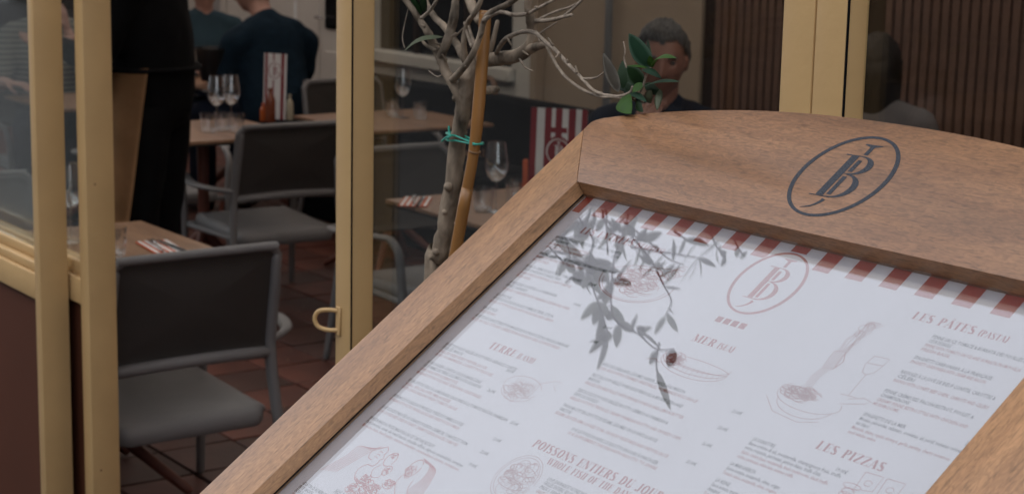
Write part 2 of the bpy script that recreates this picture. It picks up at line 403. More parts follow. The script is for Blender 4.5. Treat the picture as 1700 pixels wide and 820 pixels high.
# ------------------------------------------------------------------ slatted panels
def slat_panel(x0, x1, label):
    e = empty('slatted_panel', (x0, BW, 0), 0, label, 'wall panel', 'upright wooden slat panels on the back wall')
    boxo('backing', M['felt'], e, 0, x1 - x0, .0, .3, 0, 2.9)
    bm = bmesh.new(); box(bm, 0, .040, -.024, 0, .02, 2.88, .002)
    s0 = finish('slat', bm, M['slat'], e); n = int((x1 - x0) / .0535)
    s0.location = (.006, -.001, 0)
    for k in range(1, n):
        s = s0.copy(); COL.objects.link(s); s.parent = e; s.location = (.006 + k * .0535, -.001, 0)
slat_panel(-6.72, -5.76, 'narrow panel of upright brown slats left of the cream mullion')
slat_panel(-5.60, -3.9, 'wide panel of upright brown slats right of the cream mullion')
# dark banquette along the back
bq = empty('banquette', (-6.6, 4.95, 0), 0, 'low black upholstered banquette behind the right hand table', 'bench')
boxo('backrest', M['felt'], bq, -2.6, 2.9, .42, .56, .1, .80, .03, 3)
for k in range(11):
    boxo('seat_cushion', M['black_cloth'], bq, -2.6 + k * .5, -2.11 + k * .5, -.06, .41, .3, .48, .03, 3)
boxo('plinth', M['felt'], bq, -2.6, 2.9, 0, .41, .02, .295)
dp = boxo('side_wall', M['wall_dark'], None, -10.9, -9.3, 5.4, 5.5, 0.0, .46, .01)
tag(dp, 'low dark divider in front of the pale wall under the window', 'divider')

# ------------------------------------------------------------------ glazed front
fac = empty('glazed_front', (-3, FY, 0), 0, 'fixed cream framed glazing of the terrace with maroon lower panels', 'glazing')
FS = FY / 1.72
def fz(z): return 1.78 + (z - 1.78) * FS if .5 < z < 1.5 else z
def fbox(name, m, x0, x1, y0, y1, z0, z1, bev=.0025, par=None):
    return boxo(name, m, par or fac, x0 * FS + 3, x1 * FS + 3, (y0 - FY) * FS, (y1 - FY) * FS, fz(z0), fz(z1), bev, 2)
HT = 2.80
fbox('header', M['paint'], -14, 2.9, FY - .01, FY + .16, HT, 2.945)
# right double mullion
fbox('post', M['paint'], -1.796, -1.736, FY, FY + .052, 0, HT - .002)
fbox('post', M['paint'], -1.7335, -1.6775, FY, FY + .042, 0, HT - .002)
fbox('gasket', M['felt'], -1.6774, -1.6755, FY + .001, FY + .004, 0, HT - .002, 0)
# post beside the opening
fbox('post', M['paint'], -3.005, -2.948, FY, FY + .052, 0, HT - .002)
fbox('gasket', M['felt'], -2.9479, -2.9462, FY + .001, FY + .004, 0, HT - .002, 0)
# far left posts
fbox('post', M['paint'], -4.626, -4.586, FY, FY + .079, 0, HT - .002)
fbox('post', M['paint'], -7.3, -7.24, FY, FY + .079, 0, HT - .002)
def bay(x0, x1, gy=.049):
    # lower panel, rail, bead, pane
    fbox('lower_panel', M['maroon'], x0, x1, FY + .022, FY + .05, .08, .70, 0)
    fbox('rail', M['paint'], x0, x1, FY + .006, FY + .072, .706, .775)
    fbox('bead', M['paint'], x0, x1, FY + .018, FY + .070, .777, .800)
    fbox('bead', M['paint'], x0, x1, FY + gy - .010, FY + gy + .014, .802, .828)
    fbox('kick_rail', M['paint'], x0, x1, FY + .006, FY + .072, .0, .078)
    fbox('pane', M['pane'], x0, x1, FY + gy, FY + gy + .006, .829, HT - .003, 0)
bay(-2.9475, -1.7965); bay(-1.677, 2.78, .037); bay(-7.239, -4.6265); bay(-13.9, -7.301)
# steel hook on the post
hk = empty('door_hook', (-2.992 * FS, FY, fz(.978)), 0, 'small cream painted loop catch on the post beside the opening', 'catch')
bm = bmesh.new(); tube(bm, [(0.0, 0.0, .022), (-.016, -.016, .023), (-.032, -.030, .018), (-.038, -.035, .002), (-.032, -.030, -.014), (-.016, -.016, -.020), (0.0, 0.0, -.019)], .0048, 10, 4)
finish('loop', bm, M['paint'], hk); hk.scale = (.88, .88, .88)
boxo('plate', M['paint'], hk, -.006, .012, -.004, -.0005, -.030, .032, .0015)
# sliding leaf, parked behind the fixed bay
leaf_door = empty('sliding_door', (-4.448 * FS, FY + .08 * FS, 0), 0, 'cream framed sliding door leaf pushed open behind the fixed glazing', 'door')
def lbox(name, m, x0, x1, y0, y1, z0, z1, bev=.0025):
    return boxo(name, m, leaf_door, x0 * FS, x1 * FS, y0 * FS, y1 * FS, fz(z0), fz(z1), bev, 2)
lbox('stile', M['paint'], -.058, 0, 0, .078, .02, 2.79)
lbox('stile', M['paint'], -1.30, -1.242, 0, .078, .02, 2.79)
lbox('rail', M['paint'], -1.241, -.0585, .006, .072, .706, .775)
lbox('bead', M['paint'], -1.241, -.0585, .020, .066, .777, .815)
lbox('lower_panel', M['maroon'], -1.241, -.0585, .022, .05, .10, .70, 0)
lbox('kick_rail', M['paint'], -1.241, -.0585, .006, .072, .02, .098)
lbox('pane', M['pane'], -1.241, -.0585, .036, .042, .816, 2.78, 0)

for z in (.35, 1.04, 1.9):
    bm = bmesh.new(); tube(bm, [(.0001, .022, fz(z)), (.0012, .022, fz(z))], .0022, 10, 0, 0, False); finish('screw', bm, M['maroon'], leaf_door)
# ------------------------------------------------------------------ menu stand
TILT = math.radians(35.82)
B0 = V((-1.67349, 1.28346, 1.46250))
stand = empty('menu_stand', (B0.x + .364, B0.y - .4, 0), 0, 'sloping wooden menu stand with an arched top rail and an oval monogram', 'menu stand')
def board_obj(name, bm, m, parent=None, smooth=True, mats=None):
    o = finish(name, bm, m, parent or stand, smooth, mats=mats)
    o.location = (B0 - V(stand.location)); o.rotation_euler = (TILT, 0, 0)
    return o
W_IN, H_IN, ST = .7283, .96, .0785
def sub_obj(name, bm, m, par, smooth=False):     # sub-part in the board's own frame
    return finish(name, bm, m, par, smooth)
arch = [(-.0785, .0845), (-.0785, .0985), (-.074, .1035)]
for k in range(0, 41):
    s = -.066 + k / 40 * (W_IN + .132)
    arch.append((s, .172 - .0635 * abs((s - .36415) / .43) ** 2.3))
arch += [(W_IN + .074, .1035), (W_IN + .0785, .0985), (W_IN + .0785, .0845)]
g = .0004
bm = bmesh.new(); prism(bm, [(g, 0), (W_IN - g, 0)] + [(a, b) for a, b in arch[::-1]], -.045, 0, .0007)
rail = board_obj('top_rail', bm, M['rail_wood'])
bm = bmesh.new(); prism(bm, [(-.0785, .0838), (-.0785, -H_IN - ST), (0, -H_IN), (0, -g)], -.045, -.0002, .0007); board_obj('stile', bm, M['stile_wood'])
bm = bmesh.new(); prism(bm, [(W_IN, -g), (W_IN, -H_IN), (W_IN + .0785, -H_IN - ST), (W_IN + .0785, .0838)], -.045, -.0002, .0007); board_obj('stile', bm, M['stile_wood'])
bm = bmesh.new(); prism(bm, [(g, -H_IN), (-.0781, -H_IN - ST), (W_IN + .0781, -H_IN - ST), (W_IN - g, -H_IN)], -.045, -.0002, .0007); board_obj('bottom_rail', bm, M['rail_wood'])
bm = bmesh.new(); box(bm, -.012, W_IN + .012, -H_IN - .012, .012, -.042, -.026); board_obj('back_board', bm, M['table_edge'])
bm = bmesh.new(); box(bm, .0004, W_IN - .0004, -H_IN + .0004, -.0004, -.0210, -.0190); board_obj('glass', bm, M['menu_pane'], smooth=False)
# black rubber gasket round the glass
bm = bmesh.new()
box(bm, .0002, .0012, -H_IN, -.0012, -.0205, -.0185)
board_obj('gasket', bm, M['felt'], smooth=False)
# legs of the stand
for sx in (-.03, W_IN + .03):
    bm = bmesh.new()
    bx_ = sx - .364
    p = [(bx_ - .03, -.05), (bx_ + .03, .03)]
    box(bm, bx_ - .03, bx_ + .03, .10, .16, 0, 1.16, .003)
    finish('leg', bm, M['stile_wood'], stand)
    bm = bmesh.new(); box(bm, bx_ - .03, bx_ + .03, -.34, -.28, 0, .86, .003); finish('leg', bm, M['stile_wood'], stand)
boxo('stretcher', M['rail_wood'], stand, -.36, .36, .11, .15, .25, .32, .003)

# --- flat print: ribbons and polygons in the board plane
def poly(bm, pts, z):
    vs = [bm.verts.new((x, y, z)) for x, y in pts]
    try: bm.faces.new(vs)
    except ValueError: pass
def ribbon(bm, pts, w, z, closed=False):
    n = len(pts); ws = w if isinstance(w, list) else [w] * n
    if len(ws) != n: ws = interp(ws, n)
    prev = None; first = None
    for i in range(n):
        a = pts[(i - 1) % n] if (closed or i) else pts[i]; b = pts[(i + 1) % n] if (closed or i < n - 1) else pts[i]
        dx, dy = b[0] - a[0], b[1] - a[1]; L = math.hypot(dx, dy) or 1
        nx, ny = -dy / L, dx / L
        v1 = bm.verts.new((pts[i][0] + nx * ws[i] / 2, pts[i][1] + ny * ws[i] / 2, z)); v2 = bm.verts.new((pts[i][0] - nx * ws[i] / 2, pts[i][1] - ny * ws[i] / 2, z))
        if prev: bm.faces.new([prev[0], prev[1], v2, v1])
        else: first = (v1, v2)
        prev = (v1, v2)
    if closed: bm.faces.new([prev[0], prev[1], first[1], first[0]])
def arc(cx, cy, rx, ry, a0, a1, n=16):
    return [(cx + rx * math.cos(math.radians(a0 + (a1 - a0) * k / n)), cy + ry * math.sin(math.radians(a0 + (a1 - a0) * k / n))) for k in range(n + 1)]
def monogram(bm, cx, cy, sc, z, lw=1.0):
    """oval ring with a B crossed by an I whose foot sweeps left; unit design is the one carved in the rail"""
    def T(x, y): return (cx + (x - .3615) * sc, cy + (y - .0855) * sc)
    n = 72; pts = []; ws = []
    for k in range(n):
        a = 2 * PI * k / n
        pts.append(T(.3615 + .058 * math.cos(a), .0855 + .0620 * math.sin(a)))
        ws.append((.0034 + .0030 * abs(math.cos(a + .2)) ** 1.5) * sc * lw)
    ribbon(bm, pts, ws, z, True)
    def P(pp): poly(bm, [T(*q) for q in pp], z)
    P([(.3488, .0535), (.3592, .0535), (.3592, .1162), (.3488, .1162)])                # B stem
    P([(.3405, .1175), (.3640, .1175), (.3640, .1163), (.3405, .1158)])                # top serif
    P([(.3405, .0518), (.3700, .0518), (.3700, .0534), (.3405, .0530)])                # foot serif
    def bowl(y0, y1, xr):
        o = [(.3640, y1 + .0012)] + [(.3660 + (xr - .3660) * math.cos(a), (y0 + y1) / 2 + ((y1 - y0) / 2 + .0012) * math.sin(a)) for a in [PI / 2 - PI * k / 16 for k in range(17)]] + [(.3640, y0 - .0012)]
        i = [(.3640, y1 - .0006)] + [(.3655 + (xr - .0093 - .3655) * math.cos(a), (y0 + y1) / 2 + ((y1 - y0) / 2 - .0006) * math.sin(a)) for a in [PI / 2 - PI * k / 16 for k in range(17)]] + [(.3640, y0 + .0006)]
        for k in range(len(o) - 1): P([o[k], o[k + 1], i[k + 1], i[k]])
    bowl(.0898, .1163, .3873); bowl(.0532, .0880, .3918)
    P([(.3592, .0886), (.3660, .0886), (.3660, .0896), (.3592, .0896)])
    P([(.3618, .0925), (.3680, .0925), (.3680, .1110), (.3618, .1110)])                # I through the upper bowl
    P([(.3618, .0562), (.3680, .0562), (.3680, .0850), (.3618, .0850)])                # and the lower one
    P([(.3618, .1195), (.3680, .1195), (.3680, .1325), (.3618, .1325)])
    P([(.3530, .1362), (.3768, .1362), (.3768, .1350), (.3680, .1322), (.3618, .1322), (.3530, .1345)])
    tl = [(.3650, .0488), (.3640, .0450), (.3610, .0405), (.3560, .0360), (.3500, .0333), (.3445, .0318)]
    ribbon(bm, [T(*q) for q in tl], [.0060 * sc, .0048 * sc, .0036 * sc, .0026 * sc, .0016 * sc, .0006 * sc], z)
bm = bmesh.new(); monogram(bm, .3615, .0855, 1.0, .0003)
sub_obj('monogram', bm, M['inlay'], rail)

PZ = -.0225                     # paper surface
bm = bmesh.new(); box(bm, .0008, W_IN - .0008, -H_IN + .003, -.0006, -.0250, PZ)
paper = board_obj('menu_sheet', bm, M['paper'], smooth=False)
Z1, Z2 = PZ + .0002, PZ + .0003
bm = bmesh.new()
for k in range(16):
    x0, x1 = -.0052 + k * .04515, .0176 + k * .04515
    x0, x1 = max(x0, .0035), min(x1, W_IN - .0035)
    if x1 - x0 < .002: continue
    if k == 8:
        poly(bm, [(x0, -.0007), (x1, -.0007), (x1, -.010), (x0, -.010)], Z1); continue
    if k in (7, 9):
        cut = [(x0, -.0007), (x1, -.0007), (x1, -.0272), (x0, -.0272)]
    poly(bm, [(x0, -.0007), (x1, -.0007), (x1, -.0272), (x0, -.0272)], Z1)
sub_obj('stripe_band', bm, M['print_red'], paper)
bm = bmesh.new(); poly(bm, arc(.3650, -.0575, .0445, .0475, 0, 352, 44), Z1 + .00005)
sub_obj('emblem_ground', bm, M['paper'], paper)
bm = bmesh.new(); monogram(bm, .3650, -.0575, .72, Z2, 1.0); sub_obj('monogram', bm, M['print_brown'], paper)
bm = bmesh.new()
for k in range(4):
    x = .3445 + k * .0115
    poly(bm, [(x, -.1210), (x + .0085, -.1210), (x + .0085, -.1135), (x, -.1135)], Z1)
    ribbon(bm, arc(x + .0042, -.1172, .002, .002, 0, 330, 10), .0006, Z2 + .0001)
sub_obj('emblem', bm, M['print_brown'], paper)

# --- heading letters: a broad nib drawing, thick uprights and hair thin cross strokes
def C_(cx, cy, rx, ry, a0, a1): return arc(cx, cy, rx, ry, a0, a1, 14)
G = {}
TH, TN = .19, .045
G['I'] = (.34, [([(.17, 0), (.17, 1)], TH)])
G['L'] = (.58, [([(.17, 0), (.17, 1)], TH), ([(.17, .02), (.52, .02)], TN), ([(.52, 0), (.52, .26)], TN)])
G['E'] = (.60, [([(.17, 0), (.17, 1)], TH), ([(.17, .02), (.54, .02)], TN), ([(.17, .98), (.54, .98)], TN), ([(.17, .52), (.42, .52)], TN), ([(.54, 0), (.54, .24)], TN), ([(.54, .76), (.54, 1)], TN), ([(.42, .40), (.42, .64)], TN)])
G['F'] = (.56, [([(.17, 0), (.17, 1)], TH), ([(.17, .98), (.54, .98)], TN), ([(.17, .5), (.42, .5)], TN), ([(.54, .76), (.54, 1)], TN), ([(.42, .38), (.42, .62)], TN)])
G['T'] = (.60, [([(.30, 0), (.30, 1)], TH), ([(.03, .98), (.57, .98)], TN), ([(.04, .76), (.04, 1)], TN), ([(.56, .76), (.56, 1)], TN)])
G['H'] = (.68, [([(.17, 0), (.17, 1)], TH), ([(.52, 0), (.52, 1)], TH), ([(.17, .5), (.52, .5)], TN)])
G['N'] = (.68, [([(.12, 0), (.12, 1)], TN), ([(.56, 0), (.56, 1)], TN), ([(.14, .96), (.54, .04)], TH)])
G['M'] = (.86, [([(.12, 0), (.12, 1)], TN), ([(.72, 0), (.72, 1)], TH), ([(.16, .96), (.42, .06)], TH), ([(.42, .06), (.68, .96)], TN)])
G['A'] = (.66, [([(.06, 0), (.31, .98)], TN), ([(.33, .98), (.56, 0)], TH), ([(.14, .32), (.48, .32)], TN)])
G['W'] = (.92, [([(.08, 1), (.28, .02)], TH), ([(.28, .02), (.46, .98)], TN), ([(.46, 1), (.66, .02)], TH), ([(.66, .02), (.84, .98)], TN)])
G['Y'] = (.64, [([(.08, 1), (.32, .45)], TH), ([(.56, 1), (.32, .45)], TN), ([(.32, 0), (.32, .48)], TH)])
G['Z'] = (.60, [([(.52, .97), (.08, .03)], TH), ([(.06, .98), (.52, .98)], TN), ([(.06, .02), (.54, .02)], TN), ([(.06, .78), (.06, 1)], TN), ([(.54, 0), (.54, .24)], TN)])
G['O'] = (.68, [(C_(.34, .5, .23, .48, 0, 360), None)])
G['U'] = (.66, [([(.16, 1), (.16, .28)], TH), (C_(.34, .28, .19, .27, 180, 360), None), ([(.53, .28), (.53, 1)], TN)])
G['J'] = (.48, [([(.31, 1), (.31, .22)], TH), (C_(.18, .22, .13, .2, 360, 190), None)])
G['D'] = (.68, [([(.17, 0), (.17, 1)], TH), (C_(.25, .5, .29, .48, -90, 90), None)])
G['P'] = (.60, [([(.17, 0), (.17, 1)], TH), (C_(.24, .74, .25, .24, -90, 90), None)])
G['R'] = (.66, [([(.17, 0), (.17, 1)], TH), (C_(.24, .76, .24, .22, -90, 90), None), ([(.34, .52), (.52, .02)], TH * .85)])
G['S'] = (.54, [(C_(.27, .74, .17, .23, 40, 180) , None), ([(.11, .72), (.20, .56), (.36, .44), (.43, .28)], TH), (C_(.27, .26, .17, .24, 0, -150), None)])
G['('] = (.34, [(C_(.34, .5, .18, .6, 110, 250), None)])
G[')'] = (.34, [(C_(.0, .5, .18, .6, -70, 70), None)])
SER = {'I': [(.17, 0), (.17, 1)], 'L': [(.17, 0), (.17, 1)], 'E': [(.17, 0), (.17, 1)], 'F': [(.17, 0), (.17, 1)], 'T': [(.30, 0)], 'H': [(.17, 0), (.17, 1), (.52, 0), (.52, 1)], 'N': [(.12, 0), (.12, 1), (.56, 1)],
       'M': [(.12, 0), (.12, 1), (.72, 0), (.72, 1)], 'A': [(.06, 0), (.56, 0)], 'W': [(.08, 1), (.46, 1), (.84, 1)], 'Y': [(.08, 1), (.56, 1), (.32, 0)], 'U': [(.16, 1), (.53, 1)], 'J': [(.31, 1)], 'D': [(.17, 0), (.17, 1)], 'P': [(.17, 0), (.17, 1)], 'R': [(.17, 0), (.17, 1), (.54, 0)]}
def heading(bm, text, x, y, h, width=None, z=Z1):
    base = {'É': 'E', 'Â': 'A', 'À': 'A'}
    tw = sum((.42 if c == ' ' else G[base.get(c, c)][0] + .06) for c in text)
    sx = (width / tw) if width else h
    cx = x
    for c in text:
        if c == ' ': cx += .42 * sx; continue
        b = base.get(c, c); w, strokes = G[b]
        for pts, th in strokes:
            P2 = [(cx + px * sx, y + py * h) for px, py in pts]
            if th is None:
                n = len(P2); ws = []
                for i in range(n):
                    a, d = pts[max(i - 1, 0)], pts[min(i + 1, n - 1)]
                    L = math.hypot(d[0] - a[0], d[1] - a[1]) or 1
                    ws.append((TN + (TH - TN) * (abs(d[1] - a[1]) / L) ** 2) * sx * 1.05)
                ribbon(bm, P2, ws, z)
            else: ribbon(bm, P2, (th * sx if th > .1 else .05 * h * .9), z)
        for (sx_, sy_) in SER.get(b, []):
            yy = y + (.02 if sy_ == 0 else .98) * h
            ribbon(bm, [(cx + (sx_ - .15) * sx, yy), (cx + (sx_ + .15) * sx, yy)], .045 * h, z)
        if c == 'É': ribbon(bm, [(cx + .22 * sx, y + 1.08 * h), (cx + .42 * sx, y + 1.24 * h)], .07 * h, z)
        if c == 'Â': ribbon(bm, [(cx + .16 * sx, y + 1.08 * h), (cx + .33 * sx, y + 1.24 * h), (cx + .50 * sx, y + 1.08 * h)], .06 * h, z)
        cx += (w + .06) * sx
    return cx
def head_part(rows):
    bm = bmesh.new()
    for r in rows: heading(bm, *r)
    sub_obj('heading', bm, M['print_brown'], paper)
head_part([('LES ENTRÉES', .0488, -.0555, .0100, .0960), ('(STARTERS)', .1490, -.0553, .0075, .0480)])
head_part([('TERRE', .0862, -.2418, .0098, .0490), ('(LAND)', .1390, -.2415, .0075, .0310)])
head_part([('MER', .3388, -.1520, .0098, .0340), ('(SEA)', .3760, -.1518, .0075, .0240)])
head_part([('LES PÂTES', .5553, -.0552, .0098, .0740), ('(PASTA)', .6330, -.0550, .0075, .0340)])
head_part([('LES PIZZAS', .5746, -.2225, .0098, .0810)])
head_part([('POISSONS ENTIERS DU JOUR', .2705, -.3312, .0100, .1990), ('WHOLE FISH OF THE DAY', .3075, -.3425, .0080, .1260)])

# --- small print (built-in type), one mesh per block
def make_type(rows):
    obs = []
    for text, x, y, h, w in rows:
        cu = bpy.data.curves.new('type', 'FONT'); cu.body = text; cu.size = h / .69; cu.resolution_u = 1; cu.offset = .00011
        ob = bpy.data.objects.new('type', cu); COL.objects.link(ob); obs.append(ob)
    bpy.context.view_layer.update(); dg = bpy.context.evaluated_depsgraph_get()
    ms = [bpy.data.meshes.new_from_object(o.evaluated_get(dg)) for o in obs]
    for o in obs: c = o.data; bpy.data.objects.remove(o); bpy.data.curves.remove(c)
    return ms
def text_block(rows, ms, m, name='dish_text'):
    """rows: (text, x, y, height, width or None)"""
    bmj = bmesh.new()
    for (text, x, y, h, w), me in zip(rows, ms):
        xs = [v.co.x for v in me.vertices]
        k = (w / (max(xs) - min(xs))) if w else .62
        for v in me.vertices: v.co = V((x + (v.co.x - min(xs)) * k, y + v.co.y, Z1))
        bmj.from_mesh(me); bpy.data.meshes.remove(me)
    me = bpy.data.meshes.new(name); bmj.to_mesh(me); bmj.free(); me.materials.append(m)
    o = bpy.data.objects.new(name, me); COL.objects.link(o); o.parent = paper
    return o
hB, hS = .0041, .0038
X1, X2, X3, X4 = .0200, .2600, .5923, .5065
blk, rse = [], []
def dish(x, y, fr_rows, en_rows, price=None, px=None, dy=.0056):
    """French lines in black, English under them in rose"""
    for t, w in fr_rows: blk.append((t, x, y, hB, w)); y -= dy
    for t, w in en_rows: rse.append((t, x, y, hS, w)); y -= dy
    if price: blk.append((price[0], price[1], price[2], .0040, .0130))
dish(X1, -.0715, [("BEIGNETS DE COURGETTE FLEUR DE NOTRE PRIMEUR", .122), ("L'ALIZARINE", .030)], [("HOMEMADE ZUCCHINI FRITTERS", .075), ("ACCORDING TO THE MARKET", .070)], ('18.00€', .1300, -.0772))
dish(X1, -.1000, [("SARDINES EN ESCABÈCHE, PAIN GRILLÉ, TARTARE DE LÉGUMES", .126)], [("MARINATED SARDINES WITH TOASTED BREAD", .088), ("AND VEGETABLES", .030)], ('16.00€', .1480, -.0990))
dish(X1, -.1225, [("BURRATA CRÉMEUSE DES POUILLES, TOMATES DU PAYS", .1040), ("CŒUR D'ARTICHAUT, BASILIC FRAIS", .072)], [("CREAMY BURRATA FROM PUGLIA, COUNTRY TOMATOES,", .098), ("FRESH BASIL", .028)], ('17.00€', .1370, -.1225))
dish(X1, -.1508, [("AUBERGINES CONFITES À LA PARMIGIANA", .090), ("FINES HERBES", .040)], [("CANDIED AUBERGINE WITH PARMESAN CREAM AND HERBS", .126)], ('19.00€', .1440, -.1540))
dish(X1, -.1725, [("LA PÊCHE", .028), ("POULPE DE ROCHE EN SALADE, POMME DE TERRE, CITRON", .114)], [("ROCK OCTOPUS SALAD WITH POTATOES AND LEMON", .120)], ('21.00€', .2150, -.1700))
dish(X1, -.1945, [("LA CORSE", .026)], [("LOCAL CURED MEATS", .030)])
dish(X1, -.2083, [("ASSIETTE DE CHARCUTERIE ET FROMAGES DE NOS PRODUCTEURS, PAIN DE CAMPAGNE", .175)], [("PLATE OF COLD CUTS AND CHEESES FROM OUR PRODUCERS, COUNTRY BREAD", .165)], ('22.00€', .2150, -.1920))
dish(X1, -.2570, [("BAVETTE DE BŒUF GRILLÉE, SAUCE POIVRE & GRENAILLES CONFITES", .1370), ("PERSILLÉES MAISON", .040)], [("GRILLED BEEF SKIRT, PEPPER SAUCE", .094), ("AND HOMEMADE CONFIT POTATOES", .112)], ('24.00€', .1435, -.2612))
dish(X1, -.2870, [("SOURIS D'AGNEAU CONFITE AU JUS DE ROMARIN, ÉCRASÉ", .106), ("DE POMMES DE TERRE, LÉGUMES RÔTIS DE SAISON", .112)], [("LAMB SHANK WITH ROSEMARY JUICE,", .075), ("MASHED POTATOES AND SEASONAL VEGETABLES", .126)], ('26.00€', .1450, -.2920))
dish(X1, -.3170, [("ESCALOPE DE VEAU À LA MILANAISE, LINGUINES À LA TOMATE FRAÎCHE, PARMESAN", .1900)], [("VEAL ESCALOPE MILANESE", .090), ("WITH LINGUINE AND FRESH TOMATO SAUCE", .110)], ('25.00€', .2163, -.3170))
dish(X1, -.3420, [("SUPRÊME DE VOLAILLE AUX MORILLES, PURÉE DE POMMES DOUCES", .1390)], [("SUPREME OF POULTRY, MOREL SAUCE AND SWEET POTATO MASH", .138)], ('23.00€', .2150, -.3420))
dish(X1, -.3603, [("JOUE DE BŒUF MIJOTÉE AU CHIANTI, POLENTA CRÉMEUSE, TOMATES ET THYM", .1690)], [("SLOW COOKED BEEF CHEEK IN CHIANTI, CREAMY POLENTA, ROASTED TOMATOES", .158)], ('22.00€', .2150, -.3610))
dish(X1, -.3785, [("BURGER MAISON, FRITES MAISON & SAUCE TARTARE BISTROT", .1295), ("Pain brioché, steak de bœuf haché, cheddar affiné, oignons caramélisés, tomates", .1910)], [("Brioche bun, beef patty, mature cheddar, caramelized onions, tomatoes", .190)], ('19.00€', .2160, -.3790))
dish(X1, -.4820, [("GRATIN D'AUBERGINES,", .060), ("FRITES MAISON,", .030), ("ÉCRASÉ DE POMMES", .042)], [("SIDE DISHES", .03)])
dish(X2, -.2140, [("AÏOLI DE CABILLAUD, LÉGUMES VAPEUR, SAUCE AÏOLI MAISON", .1290)], [("COD AÏOLI WITH STEAMED VEGETABLES, HOMEMADE AÏOLI SAUCE", .152)], ('23.00€', .4590, -.2160))
dish(X2, -.2305, [("FILET DE LOUP GRILLÉ, FONDUE DE FENOUILS & BEURRE CITRONNÉ", .1410), ("MAISON", .018)], [("GRILLED SEA BASS FILLET WITH FENNEL FONDUE AND LEMON BUTTER", .154)], ('23.00€', .4600, -.2380))
dish(X2, -.2532, [("TENTACULE DE POULPE GRILLÉE, RISOTTO CRÉMEUX AU PARMESAN &", .1425), ("CHIPS DE CHORIZO", .040)], [("GRILLED OCTOPUS TENTACLE, CREAMY PARMESAN RISOTTO AND CHORIZO CHIPS", .172)], ('26.00€', .4590, -.2600))
dish(X2, -.2757, [("THON MI-CUIT EN CROÛTE DE SÉSAME, LÉGUMES CROQUANTS & SAUCE", .1490), ("YAKITORI", .020)], [("SESAME CRUSTED SEMI COOKED TUNA, CRUNCHY VEGETABLES AND YAKITORI SAUCE", .176)], ('25.00€', .4600, -.2840))
dish(.2990, -.2975, [("10 € LE POISSON AVEC LE RISOTTO ENCORE À PARTAGER", .133)], [("10 € SUPPLEMENT THE FISH WITH RISOTTO TO SHARE", .137)])
dish(.3270, -.3580, [("LOUP, DAURADE ET AUTRES POISSONS", .0700), ("GRILLÉS ENTIERS, SELON ARRIVAGE", .066), ("PRIX / 100G", .030)], [("GRILLED WHOLE", .028)])
dish(X3, -.0708, [("PENNE SAUCE TOMATE & BURRATA DES POUILLES &", .1060), ("CŒUR DE BASILIC", .0270)], [("PENNE WITH TOMATO SAUCE AND BURRATA FROM PUGLIA", .1080), ("FRESH BASIL", .034)])
dish(X3, -.0985, [("SPAGHETTI CARBONARA À LA FRANÇAISE", .0890)], [("SPAGHETTI CARBONARA WITH CREAM AND BACON", .086)])
dish(X3, -.1180, [("RAVIOLES À LA JOUE DE BŒUF CONFITE, CAROTTES &", .1070), ("CÉLERI", .020)], [("RAVIOLI WITH CONFIT BEEF CHEEK, CARROTS AND CELERY", .108)], ('23.00€', .7130, -.1250))
dish(X3, -.1430, [("PENNE CRÉMEUSES FAÇON BISTROT, POULET &", .1020), ("CHAMPIGNONS", .034)], [("CREAMY PENNE BISTRO STYLE WITH CHICKEN AND", .104), ("MUSHROOMS", .030)], ('19.00€', .7150, -.1490))
dish(X3, -.1738, [("SPAGHETTI DE LA MER", .0495), ("Moules, palourdes, calamars, crevettes, ail, persil, tomates cerises", .1160), ("vin blanc", .016)], [("Mussels, clams, squid, shrimps, garlic, parsley, cherry tomatoes", .112), ("and white wine", .033)], ('24.00€', .7060, -.1700))
dish(X4, -.2368, [("LA SIGNATURE", .0285), ("Base crème & ail, mozzarella, champignons frais, truffe", .1160), ("noire, roquette, parmesan, jambon blanc, truffe d'été", .0960)], [("Garlic cream base, mozzarella, fresh mushrooms, black truffle", .110), ("rocket, parmesan, white ham, summer truffle", .072)], ('19.00€', .6122, -.2370))
dish(X4, -.2692, [("LA MARGHERITA", .0330), ("Sauce tomate, mozzarella, olives, origan", .0690)], [("Tomato sauce, mozzarella, olives, oregano", .070)], ('14.00€', .6122, -.2710))
dish(X4, -.2905, [("LA REINE", .0185), ("Sauce tomate, mozzarella, jambon", .0560), ("champignons", .016)], [("Tomato sauce, ham, mushrooms", .055)], ('15.00€', .6122, -.2930))
dish(X4, -.3150, [("LA CALZONE", .0200), ("Sauce tomate, mozzarella, jambon, œuf", .0600)], [("Tomato, mozzarella, ham, egg", .055)])
blk.append(("NOS ACCOMPAGNEMENTS", .0769, -.4735, .0060, .070))
tb_, tr_ = make_type(blk), make_type(rse)
for i0 in range(0, len(blk), 12): text_block(blk[i0:i0 + 12], tb_[i0:i0 + 12], M['print_black'])
for i0 in range(0, len(rse), 12): text_block(rse[i0:i0 + 12], tr_[i0:i0 + 12], M['print_rose'])

